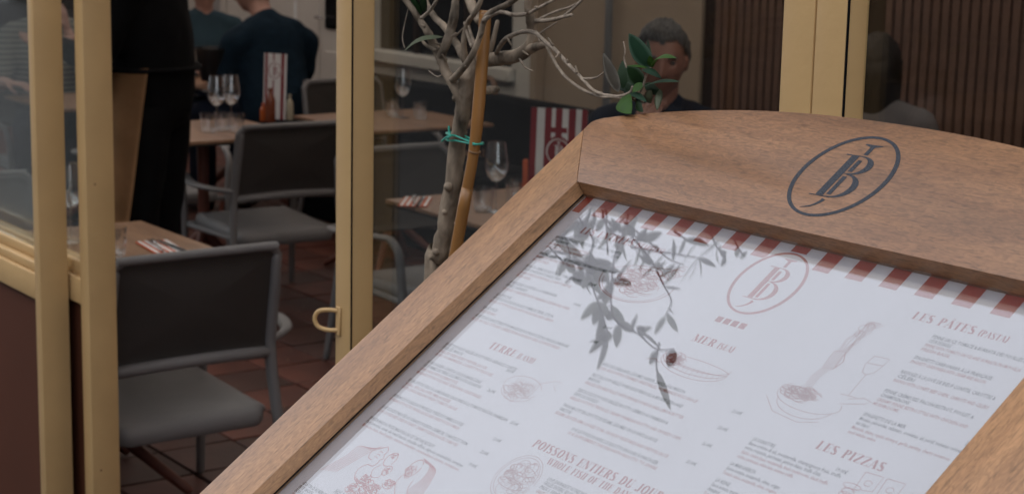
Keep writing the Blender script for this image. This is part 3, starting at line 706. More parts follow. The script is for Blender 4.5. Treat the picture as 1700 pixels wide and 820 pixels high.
# --- line drawings
rd = random.Random(3)
def scribble(bm, cx, cy, rx, ry, n, w, z=Z2, loops=1.0):
    for k in range(n):
        a = rd.uniform(0, 2 * PI); r0 = rd.random() ** .5 * .8
        x, y = cx + rx * r0 * math.cos(a), cy + ry * r0 * math.sin(a)
        R0 = rd.uniform(.12, .38); a0 = rd.uniform(0, 360); da = rd.uniform(90, 260) * rd.choice((-1, 1))
        ribbon(bm, arc(x, y, rx * R0, ry * R0, a0, a0 + da, 8), w * rd.uniform(.6, 1.3), z)
LW = .00055
def drawing(fn, m='print_brown'):
    bm = bmesh.new(); fn(bm); sub_obj('drawing', bm, M[m], paper)
def d_bowl(bm):   # bowl of tangled pasta under the starters
    cx, cy = .2, -.098
    scribble(bm, cx, cy, .040, .022, 120, LW * 1.3)
    ribbon(bm, arc(cx, cy - .002, .058, .030, 180, 365, 30), LW * 1.6, Z2)
    ribbon(bm, arc(cx, cy - .004, .052, .026, 185, 355, 30), LW, Z2)
    for k in range(5): ribbon(bm, arc(.235 + k * .003, -.083 + k * .003, .010, .007, 20 * k, 260 + 20 * k, 14), LW, Z2)
    ribbon(bm, [(.150, -.090), (.175, -.080), (.21, -.075), (.25, -.070)], LW, Z2)
def d_boat(bm):   # seafood boat under the Mer heading
    cx, cy = .371, -.180
    for q in (0, .003, .0065): ribbon(bm, arc(cx, cy + q, .048, .016 - q * .6, 175, 365, 30), LW, Z2)
    ribbon(bm, arc(cx, cy + .002, .048, .006, 0, 350, 30), LW, Z2)
    for k in range(12): ribbon(bm, [(cx - .04 + k * .0072, cy - .002), (cx - .037 + k * .0070, cy - .014 + abs(k - 6) * .0012)], LW * .8, Z2)
    scribble(bm, .343, -.179, .013, .009, 60, LW * 1.5)
    ribbon(bm, [(.306, -.190), (.318, -.186), (.325, -.189), (.336, -.184)], LW, Z2)
def d_steak(bm):  # grilled fish on a plate
    cx, cy = .187, -.272
    ribbon(bm, arc(cx, cy, .030, .014, 15, 340, 30), LW, Z2); ribbon(bm, arc(cx, cy - .006, .027, .014, 180, 350, 24), LW, Z2)
    for k in range(9): ribbon(bm, arc(cx - .018 + k * .0045, cy, .003, .010, -70, 70, 8), LW, Z2)
    scribble(bm, cx, cy - .008, .026, .014, 50, LW)
    ribbon(bm, [(.205, -.262), (.222, -.252), (.232, -.250), (.226, -.258), (.234, -.262)], LW, Z2)
def d_plate(bm):  # round plate of whole fish
    cx, cy = .2894, -.369
    ribbon(bm, arc(cx, cy, .029, .029, 0, 350, 40), LW, Z2); ribbon(bm, arc(cx, cy, .026, .026, 0, 350, 40), LW, Z2)
    for s in (-1, 0, 1):
        ribbon(bm, arc(cx, cy + s * .009, .020, .006, 10, 350, 24), LW * 1.2, Z2)
        ribbon(bm, [(cx + .018, cy + s * .009), (cx + .025, cy + s * .009 + .004), (cx + .025, cy + s * .009 - .004), (cx + .018, cy + s * .009)], LW, Z2)
    scribble(bm, cx, cy, .024, .023, 60, LW)
def d_pasta(bm):  # raised fork of pasta, wine glass and pan
    scribble(bm, .513, -.172, .026, .010, 90, LW * 1.3)
    ribbon(bm, arc(.527, -.176, .040, .014, 150, 380, 30), LW, Z2)
    ribbon(bm, arc(.527, -.182, .034, .016, 180, 360, 30), LW, Z2)
    ribbon(bm, [(.480, -.186), (.500, -.200), (.535, -.203), (.556, -.196)], LW, Z2)
    ribbon(bm, [(.560, -.170), (.585, -.162), (.59, -.158), (.58, -.156), (.565, -.162)], LW, Z2)
    for k in range(6): ribbon(bm, [(.508 + k * .0024, -.115), (.511 + k * .0024, -.137)], LW * 1.2, Z1)
    ribbon(bm, [(.508, -.115), (.521, -.113), (.524, -.134), (.511, -.137), (.508, -.115)], LW * 1.5, Z1 + .00002)
    ribbon(bm, [(.521, -.114), (.527, -.124), (.524, -.134)], LW * 2, Z2)
    for k in range(9):
        x0 = .512 + k * .0014
        ribbon(bm, [(x0, -.114), (x0 + rd.uniform(-.003, .006), -.098), (x0 + rd.uniform(-.002, .008), -.083), (x0 + rd.uniform(0, .012), -.071)], LW * .9, Z2)
    for k in range(7): ribbon(bm, arc(.522 + rd.uniform(-.006, .01), -.085 + rd.uniform(-.012, .012), .006, .004, rd.uniform(0, 90), rd.uniform(180, 300), 9), LW, Z2)
    for k in range(5): ribbon(bm, [(.511 + k * .0022, -.137), (.508 + k * .0022, -.150), (.510 + k * .002, -.163)], LW * .8, Z2)
    ribbon(bm, [(.553, -.108), (.551, -.120), (.555, -.129), (.561, -.131), (.567, -.127), (.570, -.117), (.571, -.107), (.553, -.108)], LW, Z2)
    ribbon(bm, [(.552, -.118), (.570, -.116)], LW, Z2); ribbon(bm, [(.561, -.131), (.562, -.158)], LW, Z2); ribbon(bm, [(.553, -.159), (.571, -.158)], LW, Z2)
def d_pizza(bm):  # slices under the pizza heading
    for x, y in ((.6500, -.238), (.6740, -.237)):
        ribbon(bm, [(x - .009, y + .010), (x + .011, y + .011), (x + .012, y - .006), (x - .006, y - .010), (x - .009, y + .010)], LW * 1.2, Z2)
        ribbon(bm, arc(x + .002, y, .004, .003, 0, 330, 10), LW, Z2)
    ribbon(bm, arc(.640, -.246, .010, .003, 0, 340, 14), LW, Z2); ribbon(bm, arc(.640, -.252, .007, .004, 0, 340, 14), LW, Z2)
    for k in range(5): ribbon(bm, arc(.640, -.252 - k * .004, .006 + .001 * (k % 2), .003, 0, 340, 12), LW, Z2)
    ribbon(bm, arc(.672, -.262, .03, .018, 160, 380, 24), LW, Z2); scribble(bm, .672, -.262, .025, .012, 40, LW)
def d_table(bm):  # two long haired women leaning over a table of food
    L2 = LW * 1.35
    # left figure, in profile
    for k in range(7):
        ribbon(bm, smooth2([(.088 - k * .0032, -.399 - k * .002), (.071 - k * .004, -.413), (.061 - k * .0032, -.431), (.050 - k * .004, -.452 - k * .001)]), L2, Z2)
    ribbon(bm, smooth2([(.088, -.399), (.094, -.404), (.094, -.409), (.098, -.414), (.095, -.417), (.096, -.421), (.093, -.427), (.084, -.428), (.078, -.437), (.085, -.448), (.098, -.452)]), L2 * 1.3, Z2)
    ribbon(bm, smooth2([(.078, -.402), (.072, -.412), (.076, -.420), (.084, -.421)]), L2 * 1.2, Z2)
    for k in range(3): ribbon(bm, arc(.086, -.409 - k * .004, .003, .0014, 10, 190, 8), L2, Z2)
    # child between them
    ribbon(bm, arc(.109, -.411, .0080, .0095, -30, 300, 22), L2 * 1.3, Z2); scribble(bm, .107, -.405, .007, .005, 18, L2)
    ribbon(bm, smooth2([(.103, -.421), (.099, -.430), (.106, -.438), (.117, -.434), (.114, -.423)]), L2, Z2)
    ribbon(bm, arc(.119, -.424, .0060, .0066, 0, 330, 18), L2 * 1.3, Z2); scribble(bm, .119, -.424, .005, .005, 20, L2 * 1.2)
    # right figure
    ribbon(bm, arc(.152, -.408, .0088, .0120, 40, 380, 26), L2 * 1.3, Z2); scribble(bm, .150, -.414, .008, .010, 30, L2 * 1.2)
    for k in range(8):
        ribbon(bm, smooth2([(.158 - k * .001, -.397 + k * .0005), (.170 + k * .0015, -.399), (.176 + k * .002, -.414), (.173 + k * .0032, -.432), (.180 + k * .003, -.450)]), L2, Z2)
    ribbon(bm, smooth2([(.145, -.421), (.147, -.432), (.158, -.442), (.172, -.455)]), L2, Z2); ribbon(bm, smooth2([(.166, -.421), (.170, -.432), (.182, -.440)]), L2, Z2)
    # food on the table
    for x, y, r in ((.104, -.444, .013), (.126, -.448, .012), (.139, -.436, .009), (.117, -.458, .013), (.096, -.459, .010), (.146, -.455, .012)):
        scribble(bm, x, y, r, r * .6, 30, L2 * 1.5); ribbon(bm, arc(x, y - r * .25, r, r * .5, 180, 370, 14), L2, Z2)
    for k in range(6): ribbon(bm, smooth2([(.085 + k * .004, -.446 - k * .001), (.093 + k * .004, -.450), (.101 + k * .003, -.448)]), L2 * 1.4, Z2)
def smooth2(p): return [(q.x, q.y) for q in smooth_pts([V((a, b, 0)) for a, b in p], 5)]
drawing(d_bowl); drawing(d_boat); drawing(d_steak, 'print_rose'); drawing(d_plate, 'print_rose'); drawing(d_pasta, 'print_rose'); drawing(d_pizza); drawing(d_table, 'print_crimson')

# ------------------------------------------------------------------ olive tree, cane and tie
TY = 1.45
TB = (-2.2386,1.45,1.2307)
tree = empty('olive_tree', (TB[0] - .04, TY, .0), 0, 'slender young olive tree with grey bark and few leaves beside the menu stand', 'tree')
TO = V(tree.location)
def rel(pts, dy=0.0): return [V(p) - TO + V((0, dy, 0)) for p in pts]
def limb(name, pts, r, m='bark', n=12, sub=4, wob=.16, parent=None):
    bm = bmesh.new(); tube(bm, pts, r, n, sub, wob); return finish(name, bm, M[m], parent or tree, auto=False)
trunk = limb('trunk', [V((0.0, .01, .36)), V((0.005, .0, .8))] + rel([(-2.2386,1.45,1.2307), (-2.2244,1.45,1.2599), (-2.2045,1.45,1.3169), (-2.1885,1.45,1.3812), (-2.1788,1.45,1.4366), (-2.169,1.45,1.4808), (-2.1618,1.45,1.5042), (-2.1534,1.45,1.537), (-2.1551,1.46,1.5607), (-2.1484,1.47,1.5644)]), [.020, .016, .0136, .0132, .0125, .0129, .0120, .0117, .0125, .0112, .010, .0088], n=16, sub=5, wob=.28)
bm = bmesh.new()
for (px, r) in (((-2.1813,1.437,1.3751), .007), ((-2.2128,1.438,1.2731), .006), ((-2.1688,1.44,1.5057), .006), ((-2.1915,1.438,1.3361), .004)):
    p = V(px) - TO; bmesh.ops.create_icosphere(bm, subdivisions=2, radius=r, matrix=Matrix.Translation(p))
finish('knot', bm, M['bark'], tree)
limb('branch', rel([(-2.1621,1.445,1.5018), (-2.1691,1.44,1.5187), (-2.1874,1.435,1.5407), (-2.1961,1.43,1.561), (-2.2142,1.43,1.5796), (-2.2169,1.42,1.5988), (-2.2367,1.42,1.6131), (-2.2391,1.41,1.6271), (-2.2532,1.4,1.649), (-2.2679,1.38,1.6934)]), [.0088, .0076, .0068, .006, .0048, .0045, .004])
limb('branch', rel([(-2.1961,1.43,1.5601), (-2.1809,1.43,1.5838), (-2.184,1.44,1.604), (-2.1767,1.44,1.6242), (-2.1878,1.45,1.6492), (-2.1941,1.46,1.672)]), [.006, .0065, .007, .007, .0068, .006, .005, .004])
limb('branch', rel([(-2.1563,1.465,1.5622), (-2.1285,1.47,1.5634), (-2.0912,1.47,1.5681), (-2.0621,1.47,1.5738), (-2.0394,1.47,1.5831), (-2.0285,1.47,1.5955), (-2.0277,1.47,1.6121), (-2.0188,1.46,1.6293), (-2.0113,1.45,1.6503), (-1.993,1.44,1.6796)]), [.0115, .0105, .0100, .0098, .0098, .009, .0080, .0075, .007, .006, .005, .004])
limb('branch', rel([(-2.0338,1.47,1.5852), (-2.0101,1.465,1.5904), (-1.9812,1.46,1.5959)]), [.008, .006, .0045], n=10)
limb('branch', rel([(-2.1668,1.432,1.5322), (-2.1364,1.425,1.5471), (-2.1095,1.42,1.5631), (-2.0934,1.42,1.5804), (-2.0807,1.42,1.6013), (-2.071,1.42,1.6235), (-2.0408,1.41,1.6354), (-2.021,1.41,1.643), (-1.9986,1.41,1.6507), (-1.9506,1.4,1.6677)]), [.0052, .0048, .0044, .0042, .0045, .0042, .0038])
limb('branch', rel([(-2.1721,1.46,1.5576), (-2.1956,1.465,1.5696), (-2.2162,1.47,1.5802), (-2.2325,1.47,1.5913), (-2.249,1.47,1.6026), (-2.2705,1.47,1.6118), (-2.2822,1.47,1.62), (-2.3114,1.48,1.6307), (-2.3271,1.48,1.6551)]), [.0068, .006, .0055, .005, .0045, .004])
limb('branch', rel([(-2.1587,1.45,1.5573), (-2.1508,1.44,1.5874), (-2.1423,1.44,1.6136), (-2.1098,1.43,1.631), (-2.0926,1.43,1.6536), (-2.0764,1.43,1.7005)]), [.0045, .004, .0038, .0035, .003])
limb('branch', rel([(-2.1268,1.45,1.6178), (-2.1572,1.46,1.6311), (-2.1701,1.46,1.6509)]), [.006, .007, .007])
limb('branch', rel([(-2.1303,1.47,1.571), (-2.1218,1.47,1.5888), (-2.1252,1.48,1.6173)]), [.0042, .0038, .003])
def twig(pts, r=(.0028, .0018), dy=0): limb('twig', rel(pts, dy), list(r), 'twig', 8, 4, .25)
twig([(-2.0565,1.41,1.6246), (-2.0379,1.41,1.6331), (-2.0151,1.41,1.6385), (-1.9883,1.41,1.6361), (-1.958,1.41,1.6387), (-1.9392,1.41,1.6454), (-1.9123,1.4,1.651), (-1.8787,1.4,1.6636)], (.0034, .0028, .002))
twig([(-2.0979,1.46,1.5755), (-2.0736,1.45,1.5877), (-2.0452,1.44,1.6), (-2.0169,1.44,1.6094), (-1.9959,1.44,1.6124), (-1.9627,1.43,1.6125), (-1.9447,1.43,1.6042), (-1.9107,1.42,1.5974), (-1.8959,1.42,1.5899), (-1.8639,1.41,1.5803), (-1.8468,1.41,1.5717), (-1.8156,1.4,1.5633), (-1.8028,1.4,1.5561), (-1.7877,1.4,1.5514), (-1.7681,1.4,1.5496), (-1.7429,1.4,1.5512), (-1.7231,1.4,1.5576), (-1.7188,1.4,1.5647)], (.0034, .0032, .0028, .0025, .0022, .002))
twig([(-1.9419,1.43,1.6028), (-1.9306,1.43,1.5893), (-1.9139,1.43,1.5732), (-1.8829,1.42,1.5628), (-1.8644,1.42,1.555), (-1.8318,1.41,1.5507), (-1.8128,1.41,1.5471), (-1.7777,1.4,1.5471), (-1.75,1.4,1.5491), (-1.718,1.4,1.5492), (-1.6971,1.4,1.5484)], (.0024, .0022, .002, .0013))
twig([(-1.817,1.4,1.5662), (-1.8033,1.4,1.5675), (-1.7899,1.4,1.5702), (-1.7767,1.4,1.5773)], (.0018, .001))
twig([(-2.0267,1.47,1.6237), (-1.9907,1.46,1.627), (-1.9661,1.46,1.6302), (-1.9301,1.45,1.6358), (-1.9104,1.45,1.6401)], (.0034, .003, .002))
twig([(-1.9275,1.45,1.6375), (-1.9107,1.45,1.6472), (-1.8892,1.45,1.6609), (-1.8669,1.45,1.6776)], (.0024, .0016))
twig([(-1.9964,1.46,1.6291), (-1.9612,1.46,1.6409), (-1.9347,1.47,1.6503), (-1.9089,1.47,1.6628)], (.002, .0014))
twig([(-1.9723,1.44,1.61), (-1.9522,1.44,1.6194), (-1.931,1.44,1.6288)], (.0016, .0008))
twig([(-2.2161,1.41,1.618), (-2.1971,1.41,1.6278), (-2.166,1.4,1.6416), (-2.1569,1.4,1.6539)], (.0028, .002))
twig([(-2.2437,1.47,1.587), (-2.218,1.47,1.5906), (-2.1993,1.47,1.6023)], (.002, .0012))
twig([(-2.1292,1.44,1.5822), (-2.1403,1.44,1.5967), (-2.1501,1.44,1.6148)], (.003, .0018)); twig([(-2.1231,1.44,1.5843), (-2.1327,1.44,1.5989), (-2.1409,1.44,1.6154)], (.003, .0018))
twig([(-2.2612,1.41,1.5714), (-2.2681,1.41,1.5867), (-2.2587,1.41,1.6154), (-2.2491,1.41,1.6352)], (.0007, .0007))
twig([(-1.7318,1.4,1.5879), (-1.737,1.4,1.5978), (-1.7351,1.4,1.6068), (-1.7392,1.4,1.6183)], (.0012, .0007))
twig([(-2.1875,1.435,1.5433), (-2.2019,1.43,1.5335), (-2.2263,1.43,1.5401)], (.0016, .0008))
twig([(-2.0492,1.465,1.5716), (-2.0275,1.46,1.5611), (-2.0034,1.455,1.5583)], (.0018, .0009))
limb('branch', rel([(-2.1787,1.46,1.5152), (-2.177,1.48,1.5128), (-2.172,1.5,1.5142), (-2.1649,1.51,1.5162)]), [.006, .0055, .006, .005])
limb('branch', rel([(-2.1954,1.42,1.5726), (-2.2213,1.42,1.5793), (-2.2312,1.42,1.5856)]), [.003, .0018])
# spurs: short nubs along the branches
rs = random.Random(5)
for px in ((-2.1658,1.43,1.6071), (-2.2001,1.424,1.5773), (-2.0733,1.415,1.6003), (-2.1802,1.43,1.5597), (-2.0138,1.46,1.6116), (-1.9414,1.4,1.6399), (-1.8892,1.415,1.5914), (-1.9041,1.415,1.6012), (-1.8311,1.4,1.5726), (-1.9951,1.46,1.5982), (-1.9924,1.41,1.6351), (-2.1934,1.43,1.5803), (-2.2173,1.415,1.6058), (-2.1199,1.42,1.5547), (-1.8639,1.41,1.5811), (-2.034,1.46,1.5821), (-2.1562,1.43,1.5992), (-1.9189,1.4,1.6498), (-1.7901,1.4,1.5505), (-2.0366,1.435,1.6008)):
    p = V(px) - TO; d = V((rs.uniform(-1, 1), rs.uniform(-.6, .2), rs.uniform(-.2, 1))).normalized()
    bm = bmesh.new(); tube(bm, [p, p + d * rs.uniform(.007, .013)], [.0022, .0011], 6); finish('spur', bm, M['bark'], tree, auto=False)
def leaf_mesh(bm, base, tip, width, face=V((0, -1, .25)), droop=.06, fold=.12, wk=1.85):
    base, tip = V(base), V(tip); ax = tip - base; width *= wk; L = ax.length; t = ax.normalized()
    s = t.cross(face).normalized(); nn = s.cross(t).normalized()
    N = 8; rows = []
    for i in range(N + 1):
        u = i / N
        w = width / 2 * (math.sin(PI * min(1, u ** .82)) ** .75 if 0 < u < 1 else 0.02)
        c = base + ax * u + nn * (math.sin(PI * u) * L * droop)
        rows.append([bm.verts.new(c + s * w * k + nn * (-abs(k) * w * fold)) for k in (-1, -.5, 0, .5, 1)])
    for a, b in zip(rows, rows[1:]):
        for k in range(4): bm.faces.new([a[k], a[k + 1], b[k + 1], b[k]])
def leaf(base, tip, width, m, face=V((0, -1, .25)), droop=.06, fold=.12):
    bm = bmesh.new(); leaf_mesh(bm, V(base) - TO, V(tip) - TO, width, face, droop, fold)
    g_ = bmesh.ops.solidify(bm, geom=bm.faces[:], thickness=.0004)
    return finish('leaf', bm, M[m], tree, auto=False)
leaf((-1.6856,1.4,1.591), (-1.7107,1.385,1.6309), .0135, 'leaf_teal', V((.3, -1, .1)))
leaf((-1.6954,1.41,1.5906), (-1.7174,1.42,1.623), .0095, 'leaf', V((-.4, -1, .1)))
leaf((-1.6845,1.4,1.5918), (-1.6033,1.37,1.6101), .0065, 'leaf_light', V((0, -.6, 1)), .10)
leaf((-1.6879,1.4,1.5908), (-1.706,1.38,1.5922), .0040, 'leaf_light', V((0, -.5, 1)))
leaf((-1.6834,1.4,1.5912), (-1.6755,1.39,1.6073), .0050, 'leaf_light', V((.8, -1, 0)))
leaf((-1.7015,1.4,1.5882), (-1.6468,1.385,1.5819), .0055, 'leaf_teal', V((0, -.6, 1)), .08)
leaf((-1.7455,1.4,1.5555), (-1.7601,1.385,1.6038), .0085, 'leaf_under', V((.7, -1, 0)), .05, .4)
leaf((-1.745,1.41,1.5573), (-1.7653,1.42,1.5926), .0125, 'leaf', V((.2, -1, .1)))
leaf((-1.7103,1.41,1.5673), (-1.7307,1.4,1.5894), .0135, 'leaf', V((0, -1, .1)))
leaf((-1.7026,1.4,1.5647), (-1.5953,1.37,1.5836), .0060, 'leaf_teal', V((0, -.5, 1)), .05)
leaf((-1.7393,1.4,1.5501), (-1.6887,1.375,1.5365), .0135, 'leaf_light', V((.2, -1, .6)), .1)
leaf((-1.7006,1.4,1.5715), (-1.7062,1.39,1.5604), .0080, 'leaf_light', V((0, -1, .4)))
leaf((-1.7231,1.4,1.5576), (-1.6721,1.385,1.5515), .0050, 'leaf_teal', V((0, -.6, 1)))
leaf((-1.6902,1.4,1.549), (-1.6699,1.39,1.566), .0075, 'leaf_pale', V((.4, -1, 0)))
leaf((-1.6662,1.4,1.5674), (-1.6525,1.385,1.5434), .0055, 'leaf_pale', V((.6, -1, 0)))
leaf((-1.7111,1.4,1.5506), (-1.6722,1.38,1.5401), .0070, 'leaf', V((0, -1, .2)))
leaf((-2.189,1.43,1.5918), (-2.2339,1.39,1.5679), .0090, 'leaf_pale', V((0, -.6, 1)), .16)
leaf((-2.2336,1.42,1.6203), (-2.2444,1.41,1.6458), .0110, 'leaf', V((0, -1, .2)))
leaf((-2.2288,1.42,1.6258), (-2.2072,1.41,1.6529), .0100, 'leaf', V((.4, -1, .2)))
leaf((-1.7192,1.41,1.5605), (-1.7819,1.42,1.5633), .0075, 'leaf', V((.2, -1, .2)))
leaf((-1.7081,1.41,1.5689), (-1.6613,1.4,1.5606), .0070, 'leaf', V((0, -1, .3)))
leaf((-1.7305,1.41,1.552), (-1.7755,1.43,1.5711), .0090, 'leaf', V((.1, -1, .1)))
limb('twig', rel([(-1.6856,1.4,1.591), (-1.6941,1.4,1.5794), (-1.6982,1.4,1.5688), (-1.7067,1.4,1.5562), (-1.7228,1.4,1.5517)]), [.0012, .0016], 'twig', 8)
# the leafy crown above the picture, mirrored in the glass over the menu
crown_tw = bmesh.new(); crown = bmesh.new(); rc = random.Random(11)
def spray(pts, nleaf_, lw=.0105, ll=.058, spread=1.0, r=.0022, link=True):
    P = smooth_pts([V(p) - TO for p in pts], 4); tube(crown_tw, P, [r, r * .5], 6)
    if link: tube(crown_tw, smooth_pts([V((.0, 0, 1.98)), (V((.0, 0, 2.0)) + P[0]) * .5 + V((-.04, .05, .05)), P[0]], 4), [.002, r * .7], 6)
    for k in range(int(nleaf_ * .6)):
        i = rc.randrange(1, len(P)); p = P[i]; t = (P[i] - P[i - 1]).normalized()
        d = (t * .8 + V((rc.uniform(-1, 1), rc.uniform(-1, 1), rc.uniform(-1, .6))) * spread).normalized()
        leaf_mesh(crown, p, p + d * ll * rc.uniform(.65, 1.2), lw * rc.uniform(.75, 1.25), V((rc.uniform(-1, 1), rc.uniform(-1, 1), rc.uniform(-1, 1))), .05, .12, 1.25)
spray([(-2.8041,1.2866,2.3102), (-2.7243,1.2567,2.2732), (-2.6463,1.2254,2.2344)], 16)
spray([(-2.819,1.3114,2.3608), (-2.6715,1.2706,2.2946), (-2.606,1.2228,2.2432), (-2.5194,1.1835,2.2014), (-2.4295,1.1479,2.1618), (-2.3513,1.1177,2.1217)], 34, .014)
spray([(-2.7129,1.3243,2.3962), (-2.6063,1.299,2.3691), (-2.5031,1.275,2.3412), (-2.4303,1.2705,2.3153)], 12, .006)
spray([(-2.6395,1.2971,2.3592), (-2.4984,1.2651,2.2947), (-2.405,1.2282,2.2559), (-2.3274,1.2019,2.2183), (-2.3173,1.1741,2.2055)], 18, .011, link=False)
spray([(-2.6031,1.2479,2.2998), (-2.4869,1.1926,2.2149), (-2.4001,1.144,2.1672), (-2.301,1.1326,2.143), (-2.2145,1.1191,2.1136), (-2.1857,1.1277,2.1257)], 26, .013)
spray([(-2.5385,1.3487,2.4564), (-2.4697,1.3216,2.4179), (-2.4048,1.3079,2.3849)], 12, .0085, .06, .5)
spray([(-2.4954,1.3532,2.4705), (-2.4319,1.3317,2.4334), (-2.3731,1.3164,2.3978)], 9, .0085, .06, .5, link=False)
spray([(-2.8167,1.2505,2.2863), (-2.717,1.224,2.2564), (-2.6192,1.2059,2.2302), (-2.5422,1.2097,2.2105)], 22, .013)
spray([(-2.7634,1.2185,2.2412), (-2.7698,1.2492,2.2734), (-2.7331,1.2658,2.2924), (-2.7016,1.2879,2.313)], 26, .015)
spray([(-2.5782,1.1801,2.1845), (-2.6079,1.209,2.2349), (-2.601,1.2307,2.274)], 16, .015, link=False)
spray([(-2.7804,1.3356,2.3844), (-2.7003,1.3021,2.3459), (-2.6082,1.2872,2.3203), (-2.5742,1.2961,2.3341)], 18, .014, link=False)
spray([(-2.2174,1.1298,2.119), (-2.1769,1.1017,2.0868), (-2.1413,1.0806,2.066)], 6, .010, link=False)
spray([(-2.7704,1.3238,2.3805), (-2.672,1.3024,2.3535), (-2.5901,1.2987,2.3314)], 16, .010)
spray([(-2.6062,1.331,2.4286), (-2.5277,1.3197,2.4013), (-2.4616,1.323,2.378)], 10, .009, link=False)
for k in range(6):
    b = V((rc.uniform(-.42, -.15), rc.uniform(-.25, .02), 0)); z0 = 2.12 + rc.uniform(0, .22)
    p0 = V((b.x, b.y, z0)) ; p1 = p0 + V((rc.uniform(-.15, .12), rc.uniform(0, .05), rc.uniform(.02, .12)))
    P = [p0 + TO, p1 + TO]; spray(P, 12, link=False)
for z0, dx, dy in ((2.0, .06, -.06), (2.05, -.1, -.1), (2.1, -.25, -.2)):
    tube(crown_tw, smooth_pts([V((.05, 0, 1.95)), V((dx * .6, dy * .5, z0)), V((dx, dy, z0 + .12))], 4), [.0028, .0015], 8)
tag(finish('foliage', crown, M['leaf_crown'], tree, auto=False), kind='stuff')
finish('crown_twigs', crown_tw, M['bark'], tree, auto=False)
# planter
pl = empty('planter', (TO.x, TY, 0), 0, 'square anthracite planter holding the olive tree behind the menu stand', 'planter')
bm = bmesh.new()
for a in ((-.19, .19, -.19, -.165), (-.19, .19, .165, .19), (-.19, -.165, -.164, .164), (.165, .19, -.164, .164)): box(bm, a[0], a[1], a[2], a[3], 0.002, .40, .003)
finish('tub', bm, M['pot'], pl); boxo('soil', M['soil'], pl, -.164, .164, -.164, .164, .02, .365)
# bamboo cane
cane_pts = [(-2.1327,1.42,1.2918), (-2.1174,1.425,1.3691), (-2.1068,1.43,1.4334), (-2.1007,1.432,1.4854), (-2.0983,1.436,1.5576), (-2.0977,1.44,1.6348)]
cp = [V(p) for p in cane_pts]
low = cp[0] + (cp[0] - cp[1]).normalized() * ((cp[0].z - .37) / ((cp[0] - cp[1]).normalized().z * -1))
cane = empty('bamboo_cane', low, 0, 'golden bamboo cane tied to the olive trunk', 'cane')
bm = bmesh.new(); tube(bm, [low - low] + [p - low for p in cp], [.0095, .0088, .0082, .0080, .0090, .0088, .0086], 16, 6, .05, False)
finish('culm', bm, M['bamboo'], cane, auto=False)
for k, (pp, qq) in enumerate((((-2.1039,1.43,1.4372), (-2.1025,1.43,1.4417)), ((-2.1273,1.423,1.3294), (-2.1258,1.423,1.334)), ((-2.0976,1.44,1.6315), (-2.0977,1.44,1.6348)))):
    bm = bmesh.new(); a, b = V(pp) - low, V(qq) - low; d = (b - a).normalized()
    tube(bm, [a - d * .0012, a, a + d * .0014], [.0084, .0093, .0084], 18, 0, 0, False); finish('node', bm, M['bamboo_node'], cane)
# green tie round trunk and cane
tw0 = (-2.1999,1.45,1.4483); ti = empty('plant_tie', tw0, 0, 'green plastic wire tie looped round the olive trunk and the cane', 'plant tie')
def loop_pts(zoff, tilt_):
    c1, c2 = V((-2.1744,1.45,1.4494)), V((-2.103,1.43,1.4571)); out = []
    for k in range(29):
        a = PI * .5 + 2 * PI * k / 28
        c = c1 if math.cos(a) < 0 else c2; r = .0185 if math.cos(a) < 0 else .0115
        x = V((.584, .812, 0)); y = V((.812, -.584, 0))
        p = c + x * math.cos(a) * r + y * math.sin(a) * r
        p.z += zoff - tilt_ * (p - c1).dot(x) - V(c).z + V(c1).z
        out.append(p - V(tw0))
    return out
for zo, tl_ in ((.002, .10), (-.004, -.10)):
    bm = bmesh.new(); tube(bm, loop_pts(zo, tl_), .0013, 8); finish('loop', bm, M['wire'], ti)
for q in ([(-2.1714,1.43,1.4649), (-2.1696,1.43,1.4546), (-2.1678,1.432,1.4512)], [(-2.1899,1.43,1.4408), (-2.1773,1.43,1.4485), (-2.1678,1.432,1.453)], [(-2.1728,1.43,1.4551), (-2.1633,1.428,1.4519), (-2.1742,1.43,1.448)]):
    bm = bmesh.new(); tube(bm, [V(p) - V(tw0) for p in q], .0014, 8, 4); finish('wire_end', bm, M['wire'], ti)

# ------------------------------------------------------------------ furniture
def plate(bm, hw, hd, cr, prof, fn, n=10):
    """rounded rectangle slab; prof = [(inset, h)...] from top centre round the edge to the bottom; fn maps (x, y, h) to a point"""
    base = []
    for (sx, sy, a0) in ((1, 1, 0), (-1, 1, 90), (-1, -1, 180), (1, -1, 270)):
        for k in range(n + 1):
            a = math.radians(a0 + 90 * k / n); base.append((sx * (hw - cr), sy * (hd - cr), math.cos(a), math.sin(a)))
    rings = []
    for ins, h in prof:
        ring = []
        for cx_, cy_, ca, sa in base:
            if ins <= cr * .9: x, y = cx_ + ca * (cr - ins), cy_ + sa * (cr - ins)
            else:
                f = 1 - (ins - cr * .9) / (min(hw, hd) - cr * .9); x, y = (cx_ + ca * cr * .1) * f, (cy_ + sa * cr * .1) * f
            ring.append(bm.verts.new(fn(x, y, h)))
        rings.append(ring)
    for a, b in zip(rings, rings[1:]):
        m = len(a)
        for k in range(m): bm.faces.new([a[k], a[(k + 1) % m], b[(k + 1) % m], b[k]])
    bm.faces.new(rings[0]); bm.faces.new(rings[-1][::-1])
def inner(mx): return [mx * k for k in (.985, .8, .6, .4, .25)]
